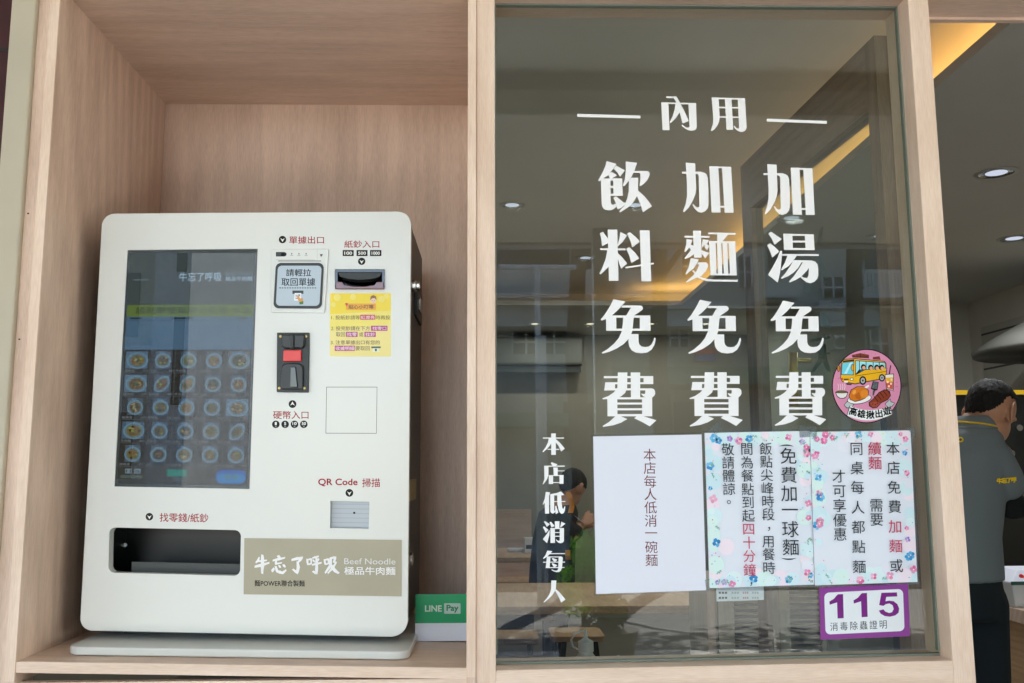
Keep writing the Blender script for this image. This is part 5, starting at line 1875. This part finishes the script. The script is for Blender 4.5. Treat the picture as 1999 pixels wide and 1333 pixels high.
limb(b2, [s2_, (s2_ + e2_) / 2, e2_, (e2_ + w2_) / 2, w2_], [.052, .046, .040, .036, .028])
hand(b2, w2_, (.7, -.2, .3), (0, .5, .8))
head(b2, cu, cp(1117, 952), (.60, .62, -.5), (.4, .3, .85), 1.0, long_hair=True)
person_mesh('body', b2, M['skin'], cu, .012, 2)
jk = MB()
jk.loft([(cp(1077, 1150), X_ * .150, Yv * .19), (cp(1078, 1110), X_ * .148, Yv * .19), (cp(1082, 1050), X_ * .142, Yv * .20), (cp(1090, 1000), X_ * .130, Yv * .205), (cp(1098, 984), X_ * .085, Yv * .11)], 20)
limb(jk, [s_, (s_ + e_) / 2, e_, (e_ * .3 + w_ * .7)], [.068, .060, .054, .046])
limb(jk, [s2_, (s2_ + e2_) / 2, e2_, (e2_ * .3 + w2_ * .7)], [.068, .060, .054, .046])
person_mesh('jacket', jk, M['cuff_black'], cu, .012, 2)
tr2 = MB()
for s in (-1, 1):
    limb(tr2, [(cp(1078, 1185).x, YC + s * .09, zs_ + .06), (cp(1078, 1185).x + .02, YC + s * .09, .45), (cp(1078, 1185).x, YC + s * .09, .07)], [.12, .08, .065])
person_mesh('trousers', tr2, M['navy'], cu, .014, 2)
ln = MB()
for q in ([(1103, 958, -.215), (1107, 970, -.222), (1111, 985, -.215), (1108, 998, -.222)], [(1103, 1068, -.21), (1103, 1073, -.21), (1103, 1079, -.21), (1104, 1086, -.2)]):
    pts = [cp(x, y, dy) for x, y, dy in q]
    for i in range(3):
        d_ = (pts[i + 1] - pts[i]).normalized()
        ln.prism([pts[i] - X_ * .016, pts[i] + X_ * .016, pts[i + 1] + X_ * .016, pts[i + 1] - X_ * .016], (0, -.003, 0))
ln.build('lanyard', M['orange'], cu)
ps = thing('paper_sheet', 'white sheet of paper in the hands of the person in black', 'paper', cp(1132, 1015, -.12))
MB().prism([cp(1116, 1003, -.15), cp(1136, 1020, -.15), cp(1141, 1022, .03), cp(1120, 1004, .03)], (0, 0, .001)).build('sheet', M['paper'], ps)
# ------------------------------------------------------------------ arcade and street (behind the camera; the glass mirrors them)
struct(MB().box(-14, 16, -5.4, .0, -.15, .0).build('pavement', M['paving']))
struct(MB().box(-40, 40, -60, -5.4005, -.22, -.12).build('road', M['asphalt']))
struct(MB().box(-40, 40, -16.5, -13.4, -.119, .0).build('far_pavement', M['paving']))
ac_ = MB().box(-14, 16, -5.08, -.001, 3.10, 3.40)
struct(ac_.build('arcade_ceiling', M['arc_ceil']))
struct(MB().box(-14, 16, -2.30, -2.02, 3.02, 3.099).build('arcade_trim', M['arc_dark']))
uw = thing('upper_facade', 'upper storey front above the arcade', 'wall', (0, -5.1, 3.4))
MB().box(-14, 16, -5.2, -5.085, 3.08, 4.6).build('wall', M['concrete_w'], uw)
for i, x in enumerate((-3.55, 4.0)):  # unseen pillars, made wide to cut oblique light on the shopfront
    t = thing('arcade_pillar', ['square concrete arcade pillar on the left', 'square concrete arcade pillar on the right'][i], 'pillar', (x, -4.8, 0))
    MB().box(x - .45, x + .45, -5.07, -4.3, 0, 3.0995).build('shaft', M['concrete_w'], t, bevel=.01)
p = mir(1177, 700, -4.7)
t = thing('steel_post', 'thin pale steel post at the arcade edge', 'post', (p.x, -4.7, 0))
MB().box(p.x - .06, p.x + .06, -4.76, -4.64, 0, 3.0995).build('shaft', M['pole'], t, bevel=.005)
p = mir(1056, 700, -8.2)
t = thing('street_lamp', 'pale street lamp pole at the kerb with two arms', 'street lamp', (p.x, -8.2, -.12))
top_z = mir(1040, 520, -8.2).z
mid_z = mir(1056, 655, -8.2).z
MB().cyl((p.x, -8.2, -.12), (p.x, -8.2, mid_z), .062, n=14).build('base_pole', M['pole'], t)
MB().cyl((p.x - .03, -8.2, mid_z), (p.x - .03, -8.2, top_z), .032, n=12).build('pole', M['pole'], t)
MB().cyl((p.x - .45, -8.2, top_z), (p.x + .4, -8.2, top_z), .03, n=10).build('arm', M['pole'], t)

# building across the street
YB = -16.5
bl = thing('apartment_building', 'grey balcony fronted apartment building across the street', 'building', (4, YB, 0))
MB().box(tx1 + .3, 26, YB - 8, YB, -.12, 9.2).build('wall', M['concrete'], bl)
rb = random.Random(4)


def front(x0, y0, x1, y1, d0, d1, mat, name, mb=None):
    """a block standing out from the facade between depths d0 and d1, sized by what the window mirrors of it"""
    a_, b_ = mir(x0, y0, YB + d1), mir(x1, y1, YB + d1)
    return (mb or MB()).box(min(a_.x, b_.x), max(a_.x, b_.x), YB + d0, YB + d1, min(a_.z, b_.z), max(a_.z, b_.z)).build(name, M[mat], bl)


def railing(x0, x1, y0, y1, d, n):
    a_, b_ = mir(x0, y0, YB + d), mir(x1, y1, YB + d)
    rl = MB()
    for k in range(n + 1):
        x = a_.x + (b_.x - a_.x) * k / n
        rl.box(x - .022, x + .022, YB + d - .03, YB + d, b_.z, a_.z)
    rl.box(a_.x, b_.x, YB + d - .035, YB + d + .005, a_.z + .0005, a_.z + .06)
    rl.box(a_.x, b_.x, YB + d - .035, YB + d + .005, b_.z - .06, b_.z - .0005)
    rl.build('railing', M['rail_white'], bl)


for x0, x1, n in ((940, 1112, 24), (1134, 1164, 5), (1205, 1290, 14), (1500, 1560, 12), (1690, 1800, 14)):
    front(x0, 486, x1, 524, .002, .03, 'win_dark', 'window')
    railing(x0, x1, 532, 572, 1.15, n)
    front(x0 - 4, 574, x1 + 4, 580, .0, 1.2, 'concrete_w', 'balcony')
for x0, x1 in ((930, 1120), (1300, 1420), (1600, 1720)):
    front(x0, 586, x1, 636, .002, .6, 'concrete_w', 'parapet')
front(900, 597, 1900, 601, .0, .7, 'rail_white', 'eave')
for x0, x1, y0, y1 in ((1000, 1110, 644, 690), (1308, 1346, 642, 676), (1440, 1470, 500, 560), (1606, 1650, 540, 580), (1606, 1624, 650, 690), (1330, 1420, 498, 540), (1700, 1740, 640, 700)):
    front(x0, y0, x1, y1, .002, .03, 'win_dark', 'window')
    fr = MB()
    a_, b_ = mir(x0, y0, YB + .05), mir(x1, y1, YB + .05)
    n = max(2, int(abs(b_.x - a_.x) / .28))
    for k in range(n + 1):
        x = a_.x + (b_.x - a_.x) * k / n
        fr.box(x - .02, x + .02, YB + .031, YB + .06, b_.z, a_.z)
    fr.box(a_.x, b_.x, YB + .031, YB + .055, (a_.z + b_.z) / 2 - .02, (a_.z + b_.z) / 2 + .02)
    fr.build('window_bars', M['rail_white'], bl)
for x0, x1, y0, y1 in ((1630, 1662, 654, 680), (1215, 1240, 545, 562), (1672, 1690, 655, 672)):
    front(x0, y0, x1, y1, .2, .6, 'rail_white', 'cooling_unit')
    c_ = mir((x0 + x1) / 2 - (x1 - x0) * .12, (y0 + y1) / 2, YB + .6)
    MB().cyl((c_.x, YB + .601, c_.z), (c_.x, YB + .61, c_.z), .11, n=16).build('fan_grille', M['tray_grey'], bl)
front(1190, 716, 1800, 748, .0, 1.3, 'green_sign', 'awning')
front(930, 806, 1150, 832, .0, 1.1, 'green_sign', 'awning')
front(1360, 680, 1398, 690, .001, .25, 'red_btn', 'sign_board')
front(1360, 691, 1398, 704, .001, .25, 'sign_blue', 'sign_board')
for x0, x1 in ((1316, 1372), (1100, 1160), (1560, 1620)):
    front(x0, 784, x1, 880, .002, .04, 'win_dark', 'shop_front')
for x0, x1 in ((1395, 1540), (1180, 1300), (1640, 1760)):
    front(x0, 760, x1, 880, .002, .05, 'concrete_w', 'shutter')
# pale tower at the left (seen in the kiosk's screen)
tw = thing('tower_block', 'pale tower block at the left across the street', 'building', (-9, YB, 0))
tx1 = at(372, 560, .26 - YB - .8).x
MB().box(tx1 - .7, tx1, YB - 6, YB + .8, -.12, 9.5).build('wall', M['concrete_w'], tw)
MB().box(-15, tx1 - .701, YB - 6, YB + .2, -.12, 9.5).build('wing', M['concrete'], tw)
for z in (2.6, 5.2):
    MB().box(tx1 - .28, tx1 - .08, YB + .801, YB + .82, z, z + 1.7).build('window', M['win_dark'], tw)
for z in (1.2, 4.0, 6.6):
    MB().box(-14, tx1 - 1.2, YB + .201, YB + .22, z, z + 1.3).build('window', M['win_dark'], tw)
    MB().box(-15, tx1 - .705, YB + .2, YB + .45, z - .3, z - .2).build('ledge', M['concrete_w'], tw)


def leaves(mb, c, rad, n, size, r, flat=1.0):
    for _ in range(n):
        while True:
            v = Vector((r.uniform(-1, 1), r.uniform(-1, 1), r.uniform(-1, 1)))
            if .25 < v.length < 1:
                break
        p_ = Vector(c) + Vector((v.x * rad, v.y * rad, v.z * rad * flat))
        d1 = Vector((r.gauss(0, 1), r.gauss(0, 1), r.gauss(0, 1))).normalized()
        d2 = d1.orthogonal().normalized()
        s_ = size * r.uniform(.6, 1.3)
        mb.add([p_ - d1 * s_, p_ + d2 * s_ * .45, p_ + d1 * s_, p_ - d2 * s_ * .45], [(0, 1, 2, 3)])


rt2 = random.Random(12)
for i, (px, yy, zc, rad) in enumerate(((1128, -9.6, 5.9, 1.5), (1290, -10.5, 6.3, 1.6), (1675, -9.8, 5.9, 1.7))):
    p = mir(px, 700, yy)
    t = thing('street_tree', ['street tree mirrored left of 料', 'street tree mirrored between the left columns', 'street tree mirrored near the right frame'][i], 'tree', (p.x, yy, -.12), 'street trees along the kerb')
    tm = MB()
    limb(tm, [(p.x, yy, -.12), (p.x + .05, yy, 1.2), (p.x - .04, yy + .05, 2.8), (p.x + .05, yy, 4.4), (p.x, yy, zc)], [.17, .14, .12, .09, .05], 12)
    for k in range(6):
        t_ = k * 1.26
        limb(tm, [(p.x, yy, 3.9 + .25 * k), (p.x + .5 * math.cos(t_), yy + .5 * math.sin(t_), 4.6 + .25 * k), (p.x + 1.0 * math.cos(t_), yy + 1.0 * math.sin(t_), 5.1 + .25 * k)], [.05, .035, .018], 8)
    tm.build('trunk', M['bark'], t)
    cm = MB()
    for k in range(9):
        leaves(cm, (p.x + rt2.gauss(0, .6) * rad * .6, yy + rt2.gauss(0, .5) * rad * .6, zc + rt2.gauss(0, .45)), rad * .5, 220, .10, rt2, .75)
    cm.build('crown', M['leaf'], t)

# clipped shrubs at the arcade edge, in the sun
for i, px in enumerate((1140, 1188)):
    p = mir(px, 1100, -4.45)
    t = thing('potted_shrub', ['bright green potted shrub at the arcade edge', 'darker potted shrub beside the bright one'][i], 'shrub', (p.x, -4.45, 0), 'potted shrubs at the arcade edge')
    MB().lathe((p.x, -4.45, .0), [(.14, 0), (.19, .30), (.20, .32), (.17, .32)], 20).build('pot', M['pot'], t)
    sm_ = MB()
    for k in range(7):
        leaves(sm_, (p.x + rt2.gauss(0, .055), -4.45 + rt2.gauss(0, .08), (.70 + rt2.gauss(0, .08)) if i == 0 else .45 + rt2.gauss(0, .08)), (.115, .10)[i], 210, .020, rt2, .9)
    sm_.build('foliage', M['leaf_lt'] if i == 0 else M['leaf'], t)
    limb(MB(), [(p.x, -4.45, .3), (p.x, -4.45, .75 - .3 * i)], [.02, .012], 8).build('stem', M['bark'], t)
